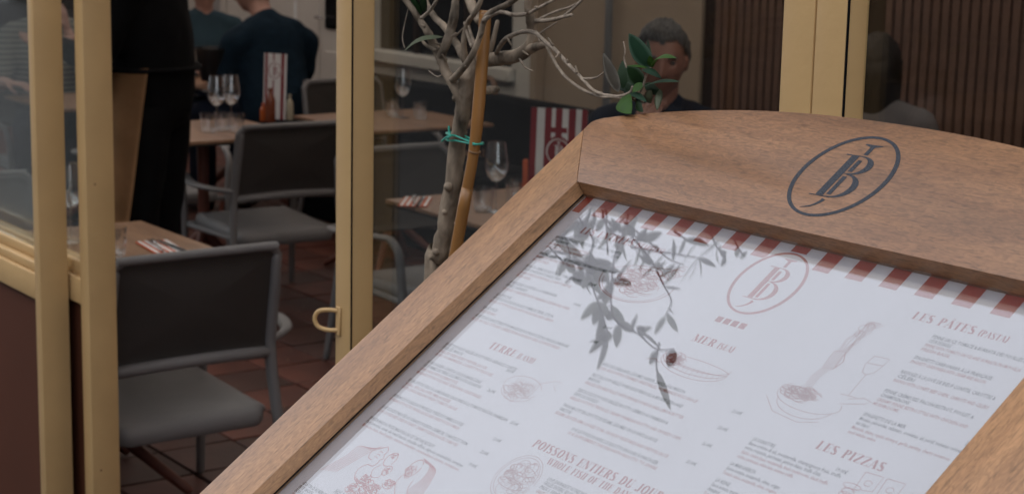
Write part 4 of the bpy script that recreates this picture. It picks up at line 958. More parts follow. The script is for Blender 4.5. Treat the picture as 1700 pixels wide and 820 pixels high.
def make_chair(label, group, mname='chair', name_lo=True):
    m = M[mname]
    e = empty('armchair', (0, 0, 0), 0, label, 'chair', group)
    bm = bmesh.new(); mm = .225
    prof = [(i, .008) for i in inner(mm)] + [(.030, .008), (.014, .006), (.004, .001), (0, -.008), (.001, -.018), (.008, -.024), (.018, -.012), (.034, -.006)] + [(i, -.006) for i in inner(mm)[::-1]]
    plate(bm, .235, .225, .05, prof, lambda x, y, h: V((x, y * 1.13 - .022, (.368 if name_lo else .40) + h * 1.9 - .012 * (1 - (x / .235) ** 2) + .018 * max(0, y / .225) ** 2 * 0 + .014 * (y / .225))))
    finish('seat', bm, m, e)
    def back(x, z, h):
        zz = .695 + z
        y = -.235 - (zz - .55) * .20 - .030 * (1 - (x / .24) ** 2) - h
        zz -= .014 * (x / .24) ** 2 * (1 if z < 0 else .6)
        return V((x, y, zz))
    bm = bmesh.new(); mb = .16
    prof = [(i, .004) for i in inner(mb)] + [(.030, .004), (.016, .007), (.006, .0115), (0, .004), (0, -.006), (.006, -.012), (.016, -.008), (.030, -.003)] + [(i, -.003) for i in inner(mb)[::-1]]
    plate(bm, .248, .161, .046, prof, back); finish('backrest', bm, M['chair_back_shaded'] if mname == 'chair' else m, e)
    rim = []
    for (sx, sz, a0) in ((1, 1, 0), (-1, 1, 90)):
        for k in range(7): a = math.radians(a0 + 90 * k / 6); rim.append(back(sx * .207 + .045 * math.cos(a), sz * .120 + .045 * math.sin(a), .003))
    rim = [back(.252, -.12, .003)] + rim + [back(-.252, -.12, .003)]
    bm = bmesh.new(); tube(bm, rim, .0135, 12, 2); finish('back_frame', bm, m, e)
    # lip under the backrest
    bm = bmesh.new()
    for s in (1,):
        tube(bm, [back(x, -.152, .012) + V((0, 0, -.008)) for x in [-.235 + .47 * k / 12 for k in range(13)]], .0185, 12)
    finish('back_rail', bm, m, e)
    for s in (-1, 1):
        bm = bmesh.new(); tube(bm, [(s * .242, -.30, .82), (s * .247, -.285, .74), (s * .250, -.258, .62), (s * .254, -.245, .50), (s * .272, -.272, .25), (s * .290, -.305, .012)], [.013, .0165, .0175, .0175, .016, .0135], 12, 4); finish('leg', bm, m, e)
        bm = bmesh.new(); tube(bm, [(s * .296, .140, .585), (s * .290, .190, .568), (s * .285, .218, .525), (s * .277, .222, .44), (s * .270, .228, .25), (s * .272, .240, .012)], [.012, .0155, .017, .017, .0155, .0135], 12, 4); finish('leg', bm, m, e)
        bm = bmesh.new(); pts = smooth_pts([V((s * .252, -.258, .560)), V((s * .330, -.20, .572)), V((s * .365, -.08, .580)), V((s * .335, .07, .588)), V((s * .290, .165, .582))], 5)
        fr = frames(pts); prev = None; ws = interp([.015, .020, .026, .026, .020], len(fr))
        for i, (p, a, b, t) in enumerate(fr):
            ring = [bm.verts.new(p + V((math.cos(2 * PI * k / 12) * ws[i], 0, math.sin(2 * PI * k / 12) * .0105))) for k in range(12)]
            if prev:
                for k in range(12): bm.faces.new([prev[k], prev[(k + 1) % 12], ring[(k + 1) % 12], ring[k]])
            else: bm.faces.new(ring[::-1])
            prev = ring
        bm.faces.new(prev); finish('armrest', bm, m, e)
    bm = bmesh.new(); tube(bm, [(-.25, -.20, .335), (.25, -.20, .335)], .012, 10); tube(bm, [(-.265, .205, .345), (.265, .205, .345)], .012, 10)
    tube(bm, [(-.245, -.20, .338), (-.262, .205, .338)], .012, 10); tube(bm, [(.245, -.20, .338), (.262, .205, .338)], .012, 10)
    finish('seat_frame', bm, m, e)
    e.scale = (1, 1, .957); return e
CG = 'grey resin armchairs at the terrace tables'
chair = make_chair('dark grey armchair nearest the door, seen from behind at the table', CG)
def place(o, x, y, facing): o.location = (x, y, .016); o.rotation_euler = (0, 0, facing); return o
place(chair, -4.73, 2.10, PI / 2 + .02)
def another(label, x, y, facing, src=None):
    c = copy_tree(src or chair); c['label'] = label; place(c, x, y, facing); return c
another('dark grey armchair in the middle of the terrace, its back to the cream post', -7.16, 3.72, PI / 2 - .02)
another('grey armchair facing us across the bay table, behind the olive trunk', -5.72, 3.70, -PI / 2)
another('grey armchair behind the navy jacket man, beside the cream post', -8.20, 4.93, -PI / 2 + .1)
pale = make_chair('pale grey armchair behind the glazing at the far left edge', CG, 'chair_light')
place(pale, -5.74, 1.99, -PI / 2)
another('pale grey armchair between the waiter and the wine glasses', -8.15, 3.66, -PI / 2, pale)
another('grey armchair pulled up behind the striped guest at the far left', -9.52, 3.62, -PI / 2)

def make_table(label, group, hx=.35, hy=.35):
    e = empty('table', (0, 0, 0), 0, label, 'table', group)
    bm = bmesh.new(); box(bm, -hx, hx, -hy, hy, .726, .740, .002); finish('tabletop', bm, M['table_top'], e)
    bm = bmesh.new(); box(bm, -hx + .002, hx - .002, -hy + .002, hy - .002, .716, .7255); finish('edge', bm, M['table_edge'], e, smooth=False)
    bm = bmesh.new(); tube(bm, [(0, 0, .20), (0, 0, .45), (0, 0, .70)], [.030, .026, .030], 14); finish('column', bm, M['table_leg'], e)
    boxo('bracket', M['table_edge'], e, -.2, .2, -.03, .03, .700, .7155, .002); 
    for k in range(4):
        a = PI / 4 + k * PI / 2; bm = bmesh.new()
        tube(bm, [(0.01 * math.cos(a), .01 * math.sin(a), .27), (.12 * math.cos(a), .12 * math.sin(a), .17), (.33 * math.cos(a), .33 * math.sin(a), .018)], [.024, .020, .015], 10, 4); finish('leg', bm, M['table_leg'], e)
    return e
TGp = 'square terrace tables with pedestal legs'
tb = make_table('near table with a striped napkin, in front of the nearest chair', TGp); place(tb, -5.03, 2.01, 0)
def tcopy(label, x, y): c = copy_tree(tb); c['label'] = label; place(c, x, y, 0); return c
tcopy('table in the bay behind the olive trunk with the big menu card on it', -5.03, 3.63)
tcopy('table in front of the waiter with stacked glasses and a small menu card', -7.42, 3.56)
tcopy('table behind the cream post with a stemmed glass on it', -7.40, 4.55)
tcopy('far table where the striped guest rests an elbow', -8.80, 3.62)
tcopy('far table between the man in navy and the guest in teal', -9.42, 4.74)
TZ = .756
GG = 'stemmed wine glasses set on the tables'
def make_wine(label):
    e = empty('wine_glass', (0, 0, 0), 0, label, 'wine glass', GG)
    bm = bmesh.new(); out = [(.004, .105), (.014, .108), (.030, .124), (.0405, .150), (.0410, .165), (.038, .190), (.033, .222), (.0305, .240)]
    prof = out + [(r - .0011, z) for r, z in out[::-1] if r > .01] + [(0, .1095)]
    lathe(bm, prof, 36); finish('bowl', bm, M['glassware'], e)
    bm = bmesh.new(); lathe(bm, [(0, .104), (.0045, .1045), (.0036, .09), (.0033, .05), (.0040, .012), (.006, .006)][::1], 16); finish('stem', bm, M['glassware'], e)
    bm = bmesh.new(); lathe(bm, [(.006, .006), (.018, .0035), (.036, .0018), (.036, .0006), (0, .0006)], 30); finish('foot', bm, M['glassware'], e)
    return e
TG2 = 'short water tumblers set on the tables'
def make_tumbler(label):
    e = empty('tumbler', (0, 0, 0), 0, label, 'tumbler', TG2)
    bm = bmesh.new(); o_ = [(0, .001), (.028, .001), (.032, .006), (.036, .04), (.0375, .085)]
    lathe(bm, o_ + [(r - .0012, z) for r, z in o_[::-1] if r > .034] + [(.031, .014), (0, .012)], 30); finish('cup', bm, M['glassware'], e)
    return e
wg = make_wine('large wine glass standing alone right of the bamboo cane'); wg.location = (-4.9726,3.4707,0.756)
def wine(label, p, s=1): c = copy_tree(wg); c['label'] = label; c.location = p; c.rotation_euler[2] = rc.uniform(0, 6); c.scale = (s, s, s)
wine('wine glass left of a pair on the table behind the waiter', (-7.4361,3.6376,0.756))
wine('wine glass right of a pair, just left of the small menu card', (-7.4482,3.7162,0.756))
wine('wine glass partly behind the left cream stile on the near table', (-5.1328,2.0248,0.756))
wine('wine glass behind the cream post on the table under the dark window', (-7.4376,4.628,0.756))
wine('wine glass near the guest in teal', (-8.7995,4.1589,0.756))
tu = make_tumbler('tumbler standing at the foot of the lone wine glass'); tu.location = (-4.993,3.4326,0.756)
def tumb(label, p): c = copy_tree(tu); c['label'] = label; c.location = p
tumb('tumbler half hidden by the top left corner of the menu stand', (-5.0649,3.6165,0.756))
tumb('tumbler left of three below the wine glass pair', (-7.3343,3.5463,0.756))
tumb('tumbler in the middle of three below the wine glass pair', (-7.3456,3.623,0.756))
tumb('tumbler right of three, nearest the chair back', (-7.2813,3.6566,0.756))
tumb('tumbler just right of the cream stile on the near table', (-4.8771,2.0547,0.756))
tumb('tumbler right of the glass behind the cream post', (-7.358,4.6813,0.756))
tumb('tumbler left of the glass behind the cream post', (-7.5004,4.6118,0.756))
# napkins and cutlery
def napkin(label, p, rz):
    e = empty('napkin', (p[0], p[1], p[2]), rz, label, 'napkin', 'folded orange and white striped napkins')
    bm = bmesh.new(); box(bm, -.05, .05, -.10, .10, 0, .004, .0015); finish('fold', bm, M['orange'], e)
    for k in range(5):
        bm = bmesh.new(); box(bm, -.044 + k * .020, -.034 + k * .020, -.098, .098, .0041, .0048); finish('stripe', bm, M['white'], e, smooth=False)
    return e
def fork(label, p, rz):
    e = empty('fork', (p[0], p[1], p[2]), rz, label, 'fork', 'forks lying on the napkins')
    bm = bmesh.new(); tube(bm, [(0, -.09, .003), (0, -.02, .004), (0, .03, .005), (0, .045, .006)], [.004, .003, .0025, .005], 8, 3); finish('handle', bm, M['steel'], e)
    bm = bmesh.new()
    box(bm, -.011, .011, .042, .055, .004, .0065)
    for k in range(4): box(bm, -.011 + k * .0062, -.0076 + k * .0062, .054, .095, .004 + .001, .0065)
    finish('tines', bm, M['steel'], e); return e
def knife(label, p, rz):
    e = empty('knife', (p[0], p[1], p[2]), rz, label, 'knife', 'knives lying on the napkins')
    bm = bmesh.new(); tube(bm, [(0, -.10, .004), (0, -.04, .005), (0, .005, .005)], [.0055, .005, .004], 8, 3); finish('handle', bm, M['black_plastic'], e)
    bm = bmesh.new(); prism(bm, [(-.006, .006), (.006, .006), (.008, .06), (.004, .105), (-.004, .11)], .003, .005); finish('blade', bm, M['steel'], e, smooth=False); return e
n1 = V((-4.9186,2.221,0.757)); n2 = V((-5.266,3.3344,0.757))
napkin('striped napkin under a fork on the near table', n1, 1.45)
fork('fork lying on the napkin of the near table', n1 + V((.0, -.015, .005)), 1.35); knife('knife lying on the napkin of the near table', n1 + V((.03, .02, .005)), 1.55)
napkin('striped napkin at the corner of the bay table', n2, .9)
fork('fork on the napkin of the bay table', n2 + V((-.01, 0, .005)), 1.0); knife('knife on the napkin of the bay table', n2 + V((.03, 0, .005)), .9)
# menu cards
def card(name, label, p, w, h, rz, tiltx, stripes, inv, mono):
    e = empty(name, p, rz, label, 'menu card'); 
    bm = bmesh.new(); box(bm, -w / 2, w / 2, 0, h, -.0015, .0, 0); c = finish('sheet', bm, M['white'], e, smooth=False); c.rotation_euler = (PI / 2 - tiltx, 0, 0)
    bm = bmesh.new()
    for a, b in stripes: poly(bm, [(a * w - w / 2, 0), (b * w - w / 2, 0), (b * w - w / 2, h), (a * w - w / 2, h)], .0003)
    finish('stripe', bm, M['card_red'], c, smooth=False)
    bm = bmesh.new(); cx, cy, r = mono
    poly(bm, arc(cx * w - w / 2, cy * h, r, r * 1.15, 0, 350, 32), .0005)
    finish('emblem_ground', bm, M['card_red'] if inv else M['white'], c, smooth=False)
    bm = bmesh.new(); monogram(bm, cx * w - w / 2, cy * h, r / .068, .0007, 1.2)
    finish('monogram', bm, M['white'] if inv else M['card_red'], c, smooth=False)
    return e, c
P = V((-4.9261,3.6886,0.756))
e, c = card('menu_card', 'tall red and white striped menu card standing on the bay table behind the stand', P, .200, .345, math.radians(38), .06, [(0, .11), (.25, .37), (.44, .56), (.67, .80), (.90, 1.0)], True, (.50, .575, .046))
bm = bmesh.new(); poly(bm, [(-.030, .262), (.030, .262), (.030, .280), (-.030, .280)], .0006); poly(bm, [(-.012, .24), (.012, .24), (.012, .318), (-.012, .318)], .00055)
finish('banner', bm, M['card_red'], c, smooth=False)
bm = bmesh.new(); box(bm, -.118, -.103, -.010, .010, 0, .165, .002); finish('holder', bm, M['orange'], e)
P = V((-7.6554,4.045,0.756))
card('menu_card', 'small white menu card with red border stripes on the table by the navy jacket man', P, .125, .31, math.radians(30), .05, [(.06, .16), (.76, .90), (.40, .46)], False, (.48, .74, .040))
# bottles on the far table
def bottle(label, p, m, h, r, capm):
    e = empty('bottle', p, 0, label, 'bottle')
    bm = bmesh.new(); lathe(bm, [(0, 0), (r * .9, 0), (r, .006), (r, h * .62), (r * .8, h * .74), (r * .38, h * .84), (r * .36, h * .92), (0, h * .92)], 20); finish('body', bm, m, e)
    bm = bmesh.new(); lathe(bm, [(0, h * .915), (r * .45, h * .915), (r * .42, h), (0, h)], 16); finish('cap', bm, capm, e)
bottle('small bottle of orange sauce left of the small menu card', (-7.6128,3.9651,0.756), M['sauce_red'], .085, .016, M['orange'])
bottle('squat bottle of brown red sauce in front of the small menu card', (-7.5563,3.9735,0.756), M['sauce_brown'], .16, .024, M['sauce_brown'])
bottle('pale cream bottle right of the small menu card', (-7.6025,4.1006,0.756), M['cream'], .12, .017, M['cream'])
# ice bucket and bread basket on the far table
bk = empty('ice_bucket', (-8.924,4.3389,0.756), 0, 'black ice bucket in front of the guest in teal', 'bucket')
bm = bmesh.new(); lathe(bm, [(0, .06), (.055, .06), (.075, .12), (.108, .215), (.112, .235), (.106, .235), (.07, .13), (0, .10)], 28); finish('bowl', bm, M['black_plastic'], bk)
bm = bmesh.new(); lathe(bm, [(.05, 0), (.055, .004), (.02, .012), (.018, .061), (0, .061), (0, 0)], 24); finish('foot', bm, M['black_plastic'], bk)
bb = empty('bread_basket', (-8.9438,4.4533,0.756), 0, 'small tan woven basket beside the ice bucket', 'basket')
bm = bmesh.new(); lathe(bm, [(0, 0), (.04, 0), (.062, .10), (.058, .10), (.036, .01), (0, .01)], 20); finish('bowl', bm, M['tan_cloth'], bb)
# bistro chair of bent wood below the dark window
bc = empty('bistro_chair', (-8.05, 5.25, .016), PI * .92, 'brown wooden bistro chair with an open back below the dark window', 'chair')
bm = bmesh.new(); plate(bm, .20, .19, .08, [(i, .01) for i in inner(.18)] + [(.01, .008), (0, 0), (.01, -.01)] + [(i, -.01) for i in inner(.18)[::-1]], lambda x, y, h: V((x, y, .46 + h))); finish('seat', bm, M['chair_wood'], bc)
bm = bmesh.new(); tube(bm, [(-.19, -.18, .46), (-.20, -.22, .62), (-.15, -.25, .80), (0, -.27, .85), (.15, -.25, .80), (.20, -.22, .62), (.19, -.18, .46)], .016, 10, 5); finish('back_hoop', bm, M['chair_wood'], bc)
bm = bmesh.new(); box(bm, -.19, .19, -.25, -.235, .62, .70, .004); finish('back_slat', bm, M['chair_wood'], bc)
for sx in (-1, 1):
    for sy in (-1, 1):
        bm = bmesh.new(); tube(bm, [(sx * .15, sy * .15, .455), (sx * .19, sy * .19, .008)], [.017, .013], 10); finish('leg', bm, M['chair_wood'], bc)
gr = random.Random(9); bm = bmesh.new()
for k in range(160):
    x, y = gr.uniform(-7.6, -4.6), gr.uniform(1.9, 4.2)
    bmesh.ops.create_icosphere(bm, subdivisions=1, radius=gr.uniform(.0015, .005), matrix=Matrix.Translation((x, y, .018)) @ Matrix.Diagonal((1, gr.uniform(.5, 1), .5, 1)))
tag(finish('crumbs', bm, M['twig']), 'scattered pale crumbs and grit on the terracotta floor tiles', 'crumbs', kind='stuff')
# yellow wrapper on the floor
bm = bmesh.new(); bmesh.ops.create_icosphere(bm, subdivisions=3, radius=.05)
for v in bm.verts:
    v.co *= 1 + .5 * noise.noise(v.co * 30); v.co.z *= .28; v.co.x *= 1.1
o = finish('wrapper', bm, M['yellow'], auto=False); wp = (-6.2084,2.7223,0.03); o.location = wp
tag(o, 'crumpled yellow wrapper on the floor under the nearest chair', 'wrapper')

# ------------------------------------------------------------------ people
def loft(bm, pts, rad, side=V((1, 0, 0)), n=16, sub=3):
    """closed body volume: rad = [(rx, ry)...] rx along side"""
    P = smooth_pts(pts, sub); m = len(P)
    rx = interp([r[0] if isinstance(r, tuple) else r for r in rad], m); ry = interp([r[1] if isinstance(r, tuple) else r for r in rad], m)
    rings = []
    for i, p in enumerate(P):
        t = (P[min(i + 1, m - 1)] - P[max(i - 1, 0)]).normalized()
        s = (side - t * side.dot(t))
        s = s.normalized() if s.length > .05 else V((0, 1, 0)); f = t.cross(s).normalized()
        if i == 0:
            for q, sc in ((-.75, .45), (-.4, .85)): rings.append([bm.verts.new(p + t * ry[0] * q + (s * math.cos(2 * PI * k / n) * rx[0] + f * math.sin(2 * PI * k / n) * ry[0]) * sc) for k in range(n)])
        rings.append([bm.verts.new(p + s * math.cos(2 * PI * k / n) * rx[i] + f * math.sin(2 * PI * k / n) * ry[i]) for k in range(n)])
        if i == m - 1:
            for q, sc in ((.4, .85), (.75, .45)): rings.append([bm.verts.new(p + t * ry[i] * q + (s * math.cos(2 * PI * k / n) * rx[i] + f * math.sin(2 * PI * k / n) * ry[i]) * sc) for k in range(n)])
    for a, b in zip(rings, rings[1:]):
        for k in range(n): bm.faces.new([a[k], a[(k + 1) % n], b[(k + 1) % n], b[k]])
    bm.faces.new(rings[0][::-1]); bm.faces.new(rings[-1])
def head_point(d):
    x, y, z = .073 * d.x, .090 * d.y, .113 * d.z
    if d.z < 0: x *= 1 - .30 * (-d.z) ** 1.6; y = y * (1 - .12 * (-d.z)) + .012 * (-d.z)
    if d.z > .2: y -= .006 * (d.z - .2)
    if y > 0:
        e = math.exp
        nz = max(0, min(1, (.020 - z) / .045)); nz = nz if z > -.030 else nz * e(-((z + .030) / .007) ** 2)
        y += .024 * e(-(x / .011) ** 2) * nz + .004 * e(-(x / .010) ** 2 - ((z - .012) / .02) ** 2)
        y -= .011 * (e(-((abs(x) - .031) / .013) ** 2 - ((z - .010) / .010) ** 2))
        y += .005 * e(-((abs(x) - .028) / .022) ** 2 - ((z - .028) / .007) ** 2)
        y += .006 * e(-(x / .022) ** 2 - ((z + .056) / .007) ** 2) - .004 * e(-(x / .024) ** 2 - ((z + .0565) / .002) ** 2)
        y += .007 * e(-(x / .018) ** 2 - ((z + .092) / .014) ** 2)
        y += .004 * e(-((abs(x) - .042) / .015) ** 2 - ((z + .022) / .018) ** 2)
    return V((x, y, z))
def sphere_dirs(nu, nv):
    for j in range(nv + 1):
        ph = PI * j / nv - PI / 2
        yield [V((math.cos(ph) * math.cos(2 * PI * i / nu), math.cos(ph) * math.sin(2 * PI * i / nu), math.sin(ph))) for i in range(nu)]
def add_head(bm, mw):
    rows = [[bm.verts.new(mw @ head_point(d)) for d in r] for r in sphere_dirs(56, 40)]
    for a, b in zip(rows, rows[1:]):
        for k in range(56): bm.faces.new([a[k], a[(k + 1) % 56], b[(k + 1) % 56], b[k]])
    for s in (-1, 1):
        r = bmesh.ops.create_icosphere(bm, subdivisions=2, radius=1, matrix=mw @ Matrix.Translation((s * .0745, -.006, -.004)) @ Matrix.Rotation(s * -.35, 4, 'Z') @ Matrix.Diagonal((.008, .019, .032, 1)))
def add_hand(bm, wrist, d, nrm, side, curl=.5, sc=1.0):
    """wrist point, pointing direction, palm normal; side +1 puts the thumb on d x nrm"""
    wrist = V(wrist); d = V(d).normalized(); nrm = (V(nrm) - d * V(nrm).dot(d)).normalized(); s = d.cross(nrm).normalized() * side
    loft(bm, [wrist - d * .02, wrist + d * .03, wrist + d * .082], [(.024, .017), (.036, .015), (.038, .013)], s, 12)
    for k, (off, L) in enumerate(((.029, .070), (.010, .080), (-.010, .074), (-.029, .058))):
        p = wrist + d * .085 + s * off; pts = [p - d * .02]; dd = d.copy(); ang = 0
        for seg in (.46, .30, .24):
            pts.append(p.copy()); ang += curl * (.5 + .25 * k * .3)
            dd = (d * math.cos(ang) + nrm * math.sin(ang)); p = p + dd * L * seg * sc
        pts.append(p.copy()); loft(bm, pts, [.0095, .0092, .0085, .0078, .0068], s, 8, 2)
    t0 = wrist + d * .025 + s * .026
    loft(bm, [t0, t0 + (d * .5 + s * .85) * .028, t0 + (d * .8 + s * .6 + nrm * .4) * .058, t0 + (d * 1.0 + s * .35 + nrm * .55) * .075], [.013, .0115, .0095, .008], nrm, 8, 2)
def remesh(name, bm, m, parent, voxel, smooth_it=3, fold=0.0, fscale=9, seed=0):
    me = bpy.data.meshes.new(name); bmesh.ops.recalc_face_normals(bm, faces=bm.faces); bm.to_mesh(me); bm.free()
    o = bpy.data.objects.new(name, me); COL.objects.link(o)
    r = o.modifiers.new('r', 'REMESH'); r.mode = 'VOXEL'; r.voxel_size = voxel
    if smooth_it: s = o.modifiers.new('s', 'SMOOTH'); s.iterations = smooth_it; s.factor = .5
    o.parent = parent; PENDING.append((o, me, m, name, fold, fscale, seed)); return o
PENDING = []
def resolve():
    bpy.context.view_layer.update(); dg = bpy.context.evaluated_depsgraph_get()
    got = [bpy.data.meshes.new_from_object(p[0].evaluated_get(dg)) for p in PENDING]
    for (o, me, m, name, fold, fscale, seed), me2 in zip(PENDING, got):
        o.modifiers.clear(); o.data = me2; bpy.data.meshes.remove(me)
        me2.name = name; me2.materials.clear(); me2.materials.append(m)
        if fold:
            n = len(me2.vertices)
            for v in me2.vertices:
                q = V((v.co.x * fscale + seed, v.co.y * fscale, v.co.z * fscale * .6))
                v.co += v.normal * fold * (noise.noise(q) + .5 * noise.noise(q * 2.3))
        me2.polygons.foreach_set("use_smooth", [True] * len(me2.polygons))
def person(label, loc, rz, J, skin, top, bottom, hair, hair_len=.0, sleeve=1.0, hands=(), head_rot=(0, 0, 0), extra=None, belly=0.0, brows=True, seed=0, group=None, voxel=.009, hairline=.40, wide=1.0, tall=1.0):
    e = empty('person', loc, rz, label, 'person', group)
    e.scale = (wide, wide, tall)
    H = V(J['head']); mw = Matrix.Translation(H) @ Matrix.Rotation(head_rot[2], 4, 'Z') @ Matrix.Rotation(head_rot[0], 4, 'X') @ Matrix.Rotation(head_rot[1], 4, 'Y')
    pel, wai, che, sho, nek = [V(J[k]) for k in ('pelvis', 'waist', 'chest', 'shoulder', 'neck')]
    body = bmesh.new(); shirt = bmesh.new(); tr = bmesh.new()
    add_head(body, mw)
    chin = mw @ V((0, .0, -.075))
    def torso(bm, g, top_=True):
        loft(bm, [pel, wai, che, sho, nek], [(.165 + g, .115 + g), (.145 + g + belly, .105 + g + belly), (.175 + g, .118 + g), (.150 + g, .085 + g), (.062 + g * .5, .058 + g * .5)], V((1, 0, 0)), 22, 4)
        loft(bm, [V(J['sl']), sho + V((-.08, 0, .035)), sho + V((0, 0, .045)), sho + V((.08, 0, .035)), V(J['sr'])], [.052 + g, .052 + g, .050 + g, .052 + g, .052 + g], V((0, 1, 0)), 14, 3)
    torso(body, 0); torso(shirt, .016)
    loft(body, [nek - V((0, 0, .04)), (nek + chin) / 2, chin + V((0, -.01, .03))], [.056, .053, .056], V((1, 0, 0)), 16)
    for s in ('l', 'r'):
        S, E, W = V(J['s' + s]), V(J['e' + s]), V(J['w' + s])
        loft(body, [S, (S + E) / 2, E, (E + W) / 2, W], [.050, .045, .038, .036, .024], V((0, 1, .3)), 14)
        if sleeve >= 1: loft(shirt, [S, (S + E) / 2, E, (E + W) / 2, E + (W - E) * .95], [.068, .062, .054, .048, .038], V((0, 1, .3)), 14)
        else: loft(shirt, [S, S + (E - S) * .5, S + (E - S) * sleeve], [.068, .066, .068], V((0, 1, .3)), 14)
        Hp, K, A, T = V(J['h' + s]), V(J['k' + s]), V(J['a' + s]), V(J['t' + s])
        loft(body, [Hp, (Hp + K) / 2, K, (K * .6 + A * .4), A], [.085, .075, .056, .055, .036], V((1, 0, 0)), 14)
        loft(tr, [Hp, (Hp + K) / 2, K, (K + A) / 2, A + V((0, 0, .01))], [.100, .090, .074, .070, .064], V((1, 0, 0)), 14)
        bmf = bmesh.new(); loft(bmf, [A + V((0, -.03, -.045)), A * .5 + T * .5 + V((0, 0, -.025)), T], [(.038, .042), (.042, .036), (.036, .024)], V((1, 0, 0)), 14)
        finish('shoe', bmf, M['black_plastic'], e, auto=False)
    loft(tr, [pel + V((0, 0, .10)), pel + V((0, 0, -.02))], [(.180, .130), (.170, .130)], V((1, 0, 0)), 18)
    for h in hands: add_hand(body, *h)
    remesh('body', body, skin, e, voxel, 2)
    remesh('shirt', shirt, top, e, .017, 3, .007, 11, seed)
    remesh('trousers', tr, bottom, e, .020, 3, .006, 9, seed)
    # hair
    bm = bmesh.new(); rows = []; rr = random.Random(seed)
    for r in sphere_dirs(48, 36):
        row = []
        for d in r:
            p = head_point(d)
            lim = hairline if d.y > 0 else -.25 - hair_len * 2
            edge = hairline if d.y > .45 else (hairline + (-.30 - hairline) * min(1, (.45 - d.y) / .75))
            if hair_len: edge = min(edge, hairline - (1 - max(0, min(1, (d.y + .1) / .8))) * 1.6)
            edge += .07 * noise.noise(d * 14 + V((seed, 3, 0)))
            k = max(0, min(1, (d.z - edge) / .22))
            q = p + d * (.002 + .017 * k + .006 * noise.noise(d * 9 + V((seed, 0, 0))) * k + .006 * noise.noise(V((d.x * 30, d.y * 30, d.z * 9))) * k)
            if hair_len and d.z < .1 and d.y < .35: q = p + V((d.x, d.y, 0)) * .024 + V((0, -.01, -hair_len * max(0, .1 - d.z)))
            row.append((bm.verts.new(mw @ q), d.z > edge))
        rows.append(row)
    for a, b in zip(rows, rows[1:]):
        for k in range(48):
            f4 = [a[k], a[(k + 1) % 48], b[(k + 1) % 48], b[k]]
            if sum(x[1] for x in f4) >= 3:
                try: bm.faces.new([x[0] for x in f4])
                except ValueError: pass
    for v in [v for v in bm.verts if not v.link_faces]: bm.verts.remove(v)
    finish('hair', bm, hair, e, auto=False)
    if brows:
        for s in (-1, 1):
            bm = bmesh.new(); bmesh.ops.create_icosphere(bm, subdivisions=2, radius=.0115, matrix=mw @ Matrix.Translation((s * .031, .0665, .0085))); finish('eye', bm, M['eye'], e)
            bm = bmesh.new(); tube(bm, [mw @ V((s * x, head_point(V((s * x / .073, .9, .25))).y * 0 + .0865 - abs(x - .028) * .28, z)) for x, z in ((.014, .026), (.026, .0315), (.038, .030), (.047, .025))], [.003, .0042, .0038, .002], 6, 3); finish('eyebrow', bm, hair, e)
    return e
def seated(dz=0, head=(0, .03, 1.215), lean=0.0, **kw):
    J = dict(pelvis=(0, 0, .55 + dz), waist=(0, .0 + lean * .4, .68 + dz), chest=(0, .01 + lean * .8, .86 + dz), shoulder=(0, lean, 1.00 + dz), neck=(0, .02 + lean, 1.085 + dz),
             head=(head[0], head[1] + lean, head[2] + dz), sl=(-.185, lean, 1.00 + dz), sr=(.185, lean, 1.00 + dz), el=(-.25, .06 + lean, .76 + dz), er=(.25, .06 + lean, .76 + dz),
             wl=(-.14, .28 + lean, .79), wr=(.14, .28 + lean, .79), hl=(-.09, .04, .53 + dz), hr=(.09, .04, .53 + dz), kl=(-.12, .46, .53 + dz), kr=(.12, .46, .53 + dz), al=(-.12, .44, .10), ar=(.12, .44, .10), tl=(-.13, .60, .04), tr=(.13, .60, .04))
    J.update(kw); return J
# man behind the leaves, chin on his hand
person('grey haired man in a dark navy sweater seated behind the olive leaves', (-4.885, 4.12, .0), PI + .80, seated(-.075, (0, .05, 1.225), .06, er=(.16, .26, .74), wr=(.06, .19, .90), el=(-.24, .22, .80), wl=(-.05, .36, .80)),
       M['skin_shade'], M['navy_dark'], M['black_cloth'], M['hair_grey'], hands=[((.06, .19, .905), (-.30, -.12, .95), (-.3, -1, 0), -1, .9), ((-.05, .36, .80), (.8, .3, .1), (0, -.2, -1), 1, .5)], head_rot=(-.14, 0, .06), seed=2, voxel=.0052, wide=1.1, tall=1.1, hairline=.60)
# waiter standing in the aisle, back to us
W_ = dict(pelvis=(0, 0, .98), waist=(0, 0, 1.12), chest=(0, .01, 1.30), shoulder=(0, 0, 1.45), neck=(0, .01, 1.53), head=(0, .04, 1.67), sl=(-.20, 0, 1.44), sr=(.20, 0, 1.44),
          el=(-.25, .10, 1.16), er=(.25, .10, 1.16), wl=(-.10, .32, 1.20), wr=(.10, .32, 1.20), hl=(-.09, 0, .95), hr=(.09, 0, .95), kl=(-.10, .02, .52), kr=(.10, .02, .52), al=(-.10, -.01, .10), ar=(.10, -.01, .10), tl=(-.11, .15, .04), tr=(.11, .15, .04))
wt = person('waiter in black shirt and trousers with a long tan apron, standing in the aisle', (-6.52, 2.92, .02), PI / 2 + .75, W_, M['skin'], M['black_cloth'], M['black_cloth'], M['hair_dark'], hands=[((-.10, .32, 1.20), (.3, .9, 0), (0, 0, 1), 1, .5), ((.10, .32, 1.20), (-.3, .9, 0), (0, 0, 1), -1, .5)], belly=.02, seed=5, wide=1.12)
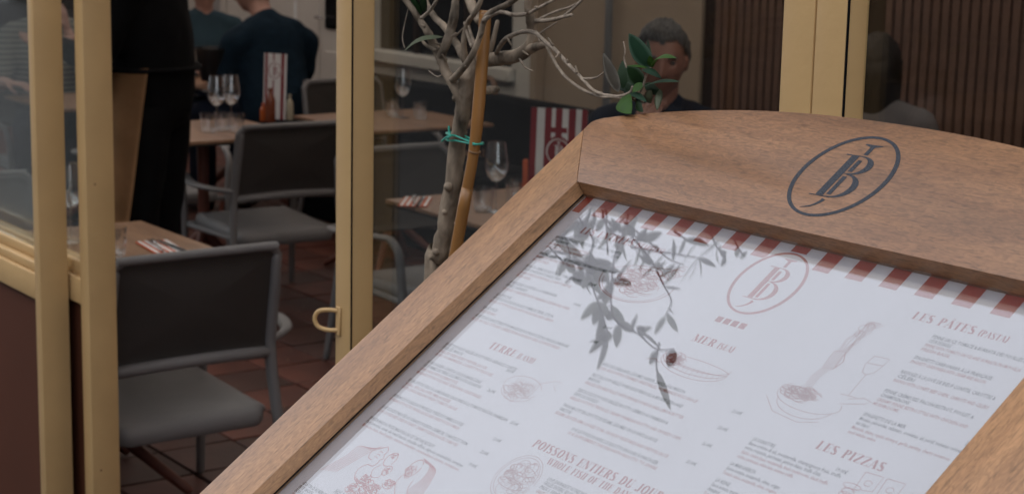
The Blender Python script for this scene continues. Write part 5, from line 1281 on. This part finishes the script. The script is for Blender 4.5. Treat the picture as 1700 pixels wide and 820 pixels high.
# apron: a half wrap of cloth round the left front
bm = bmesh.new(); rows = []
for j in range(25):
    z = 1.12 - j * .024; row = []
    fl = .006 + .016 * j / 24
    for i in range(33):
        a = math.radians(20 + i * (5.7 - .8 * j / 24))
        fo = .016 * math.sin(a * 9 + j * .05) * j / 24
        a2 = a; row.append(bm.verts.new((math.cos(a) * (.192 + fl + fo), math.sin(a) * (.155 + fl + fo), z - (.012 * math.sin(a * 3)))))
    rows.append(row)
for a, b in zip(rows, rows[1:]):
    for k in range(32): bm.faces.new([a[k], a[k + 1], b[k + 1], b[k]])
bmesh.ops.solidify(bm, geom=bm.faces[:], thickness=.003)
finish('apron', bm, M['tan_cloth'], wt, auto=False)
bm = bmesh.new(); tube(bm, [(math.cos(math.radians(a)) * .196, math.sin(math.radians(a)) * .152, 1.118) for a in range(0, 361, 15)], .010, 8); finish('apron_string', bm, M['black_cloth'], wt)
# man in navy jacket
person('man in a navy jacket and glasses turned away, behind the small menu card', (-8.83, 4.68, .02), PI / 2 + .16, seated(.04, (0, .13, 1.22), .05, sl=(-.215, .05, 1.00), sr=(.215, .05, 1.00)), M['skin_pale'], M['navy'], M['navy_dark'], M['hair_grey'],
       hands=[((-.14, .33, .79), (.6, .6, 0), (0, 0, -1), 1, .5), ((.14, .33, .79), (-.6, .6, 0), (0, 0, -1), -1, .5)], head_rot=(-.12, 0, .75), belly=.03, seed=8, wide=1.14)
# guest in teal, far away
person('guest in a teal jumper seated at the far table under the notice', (-9.98, 4.80, .02), -PI / 2 - .2, seated(0), M['skin_pale'], M['teal_cloth'], M['navy_dark'], M['hair_dark'], hands=[((-.14, .28, .79), (.6, .6, 0), (0, 0, -1), 1, .5), ((.14, .28, .79), (-.6, .6, 0), (0, 0, -1), -1, .5)], seed=12)
# guest in striped top
person('guest in a green grey striped jersey lifting a hand beside the left stile', (-9.45, 3.62, .02), -PI / 2 - .35, seated(.02, (0, .05, 1.22), .06, er=(.27, .20, .78), wr=(.20, .40, .80), el=(-.20, .28, .84), wl=(-.10, .24, 1.06)), M['skin_pale'], M['striped'], M['navy_dark'], M['hair_dark'], sleeve=.85,
       hands=[((-.10, .24, 1.07), (.2, .1, 1), (.8, -.4, 0), 1, .4), ((.20, .40, .80), (-.6, .6, 0), (0, 0, -1), -1, .5)], seed=15)
# woman at right
person('dark haired woman in a pale blouse seen from behind at the right of the mullion', (-4.80, 5.09, .02), .55, seated(-.03), M['skin_pale'], M['grey_cloth'], M['black_cloth'], M['hair_dark'], hair_len=.30, hands=[((-.14, .28, .79), (.6, .6, 0), (0, 0, -1), 1, .5), ((.14, .28, .79), (-.6, .6, 0), (0, 0, -1), -1, .5)], seed=21)
resolve()
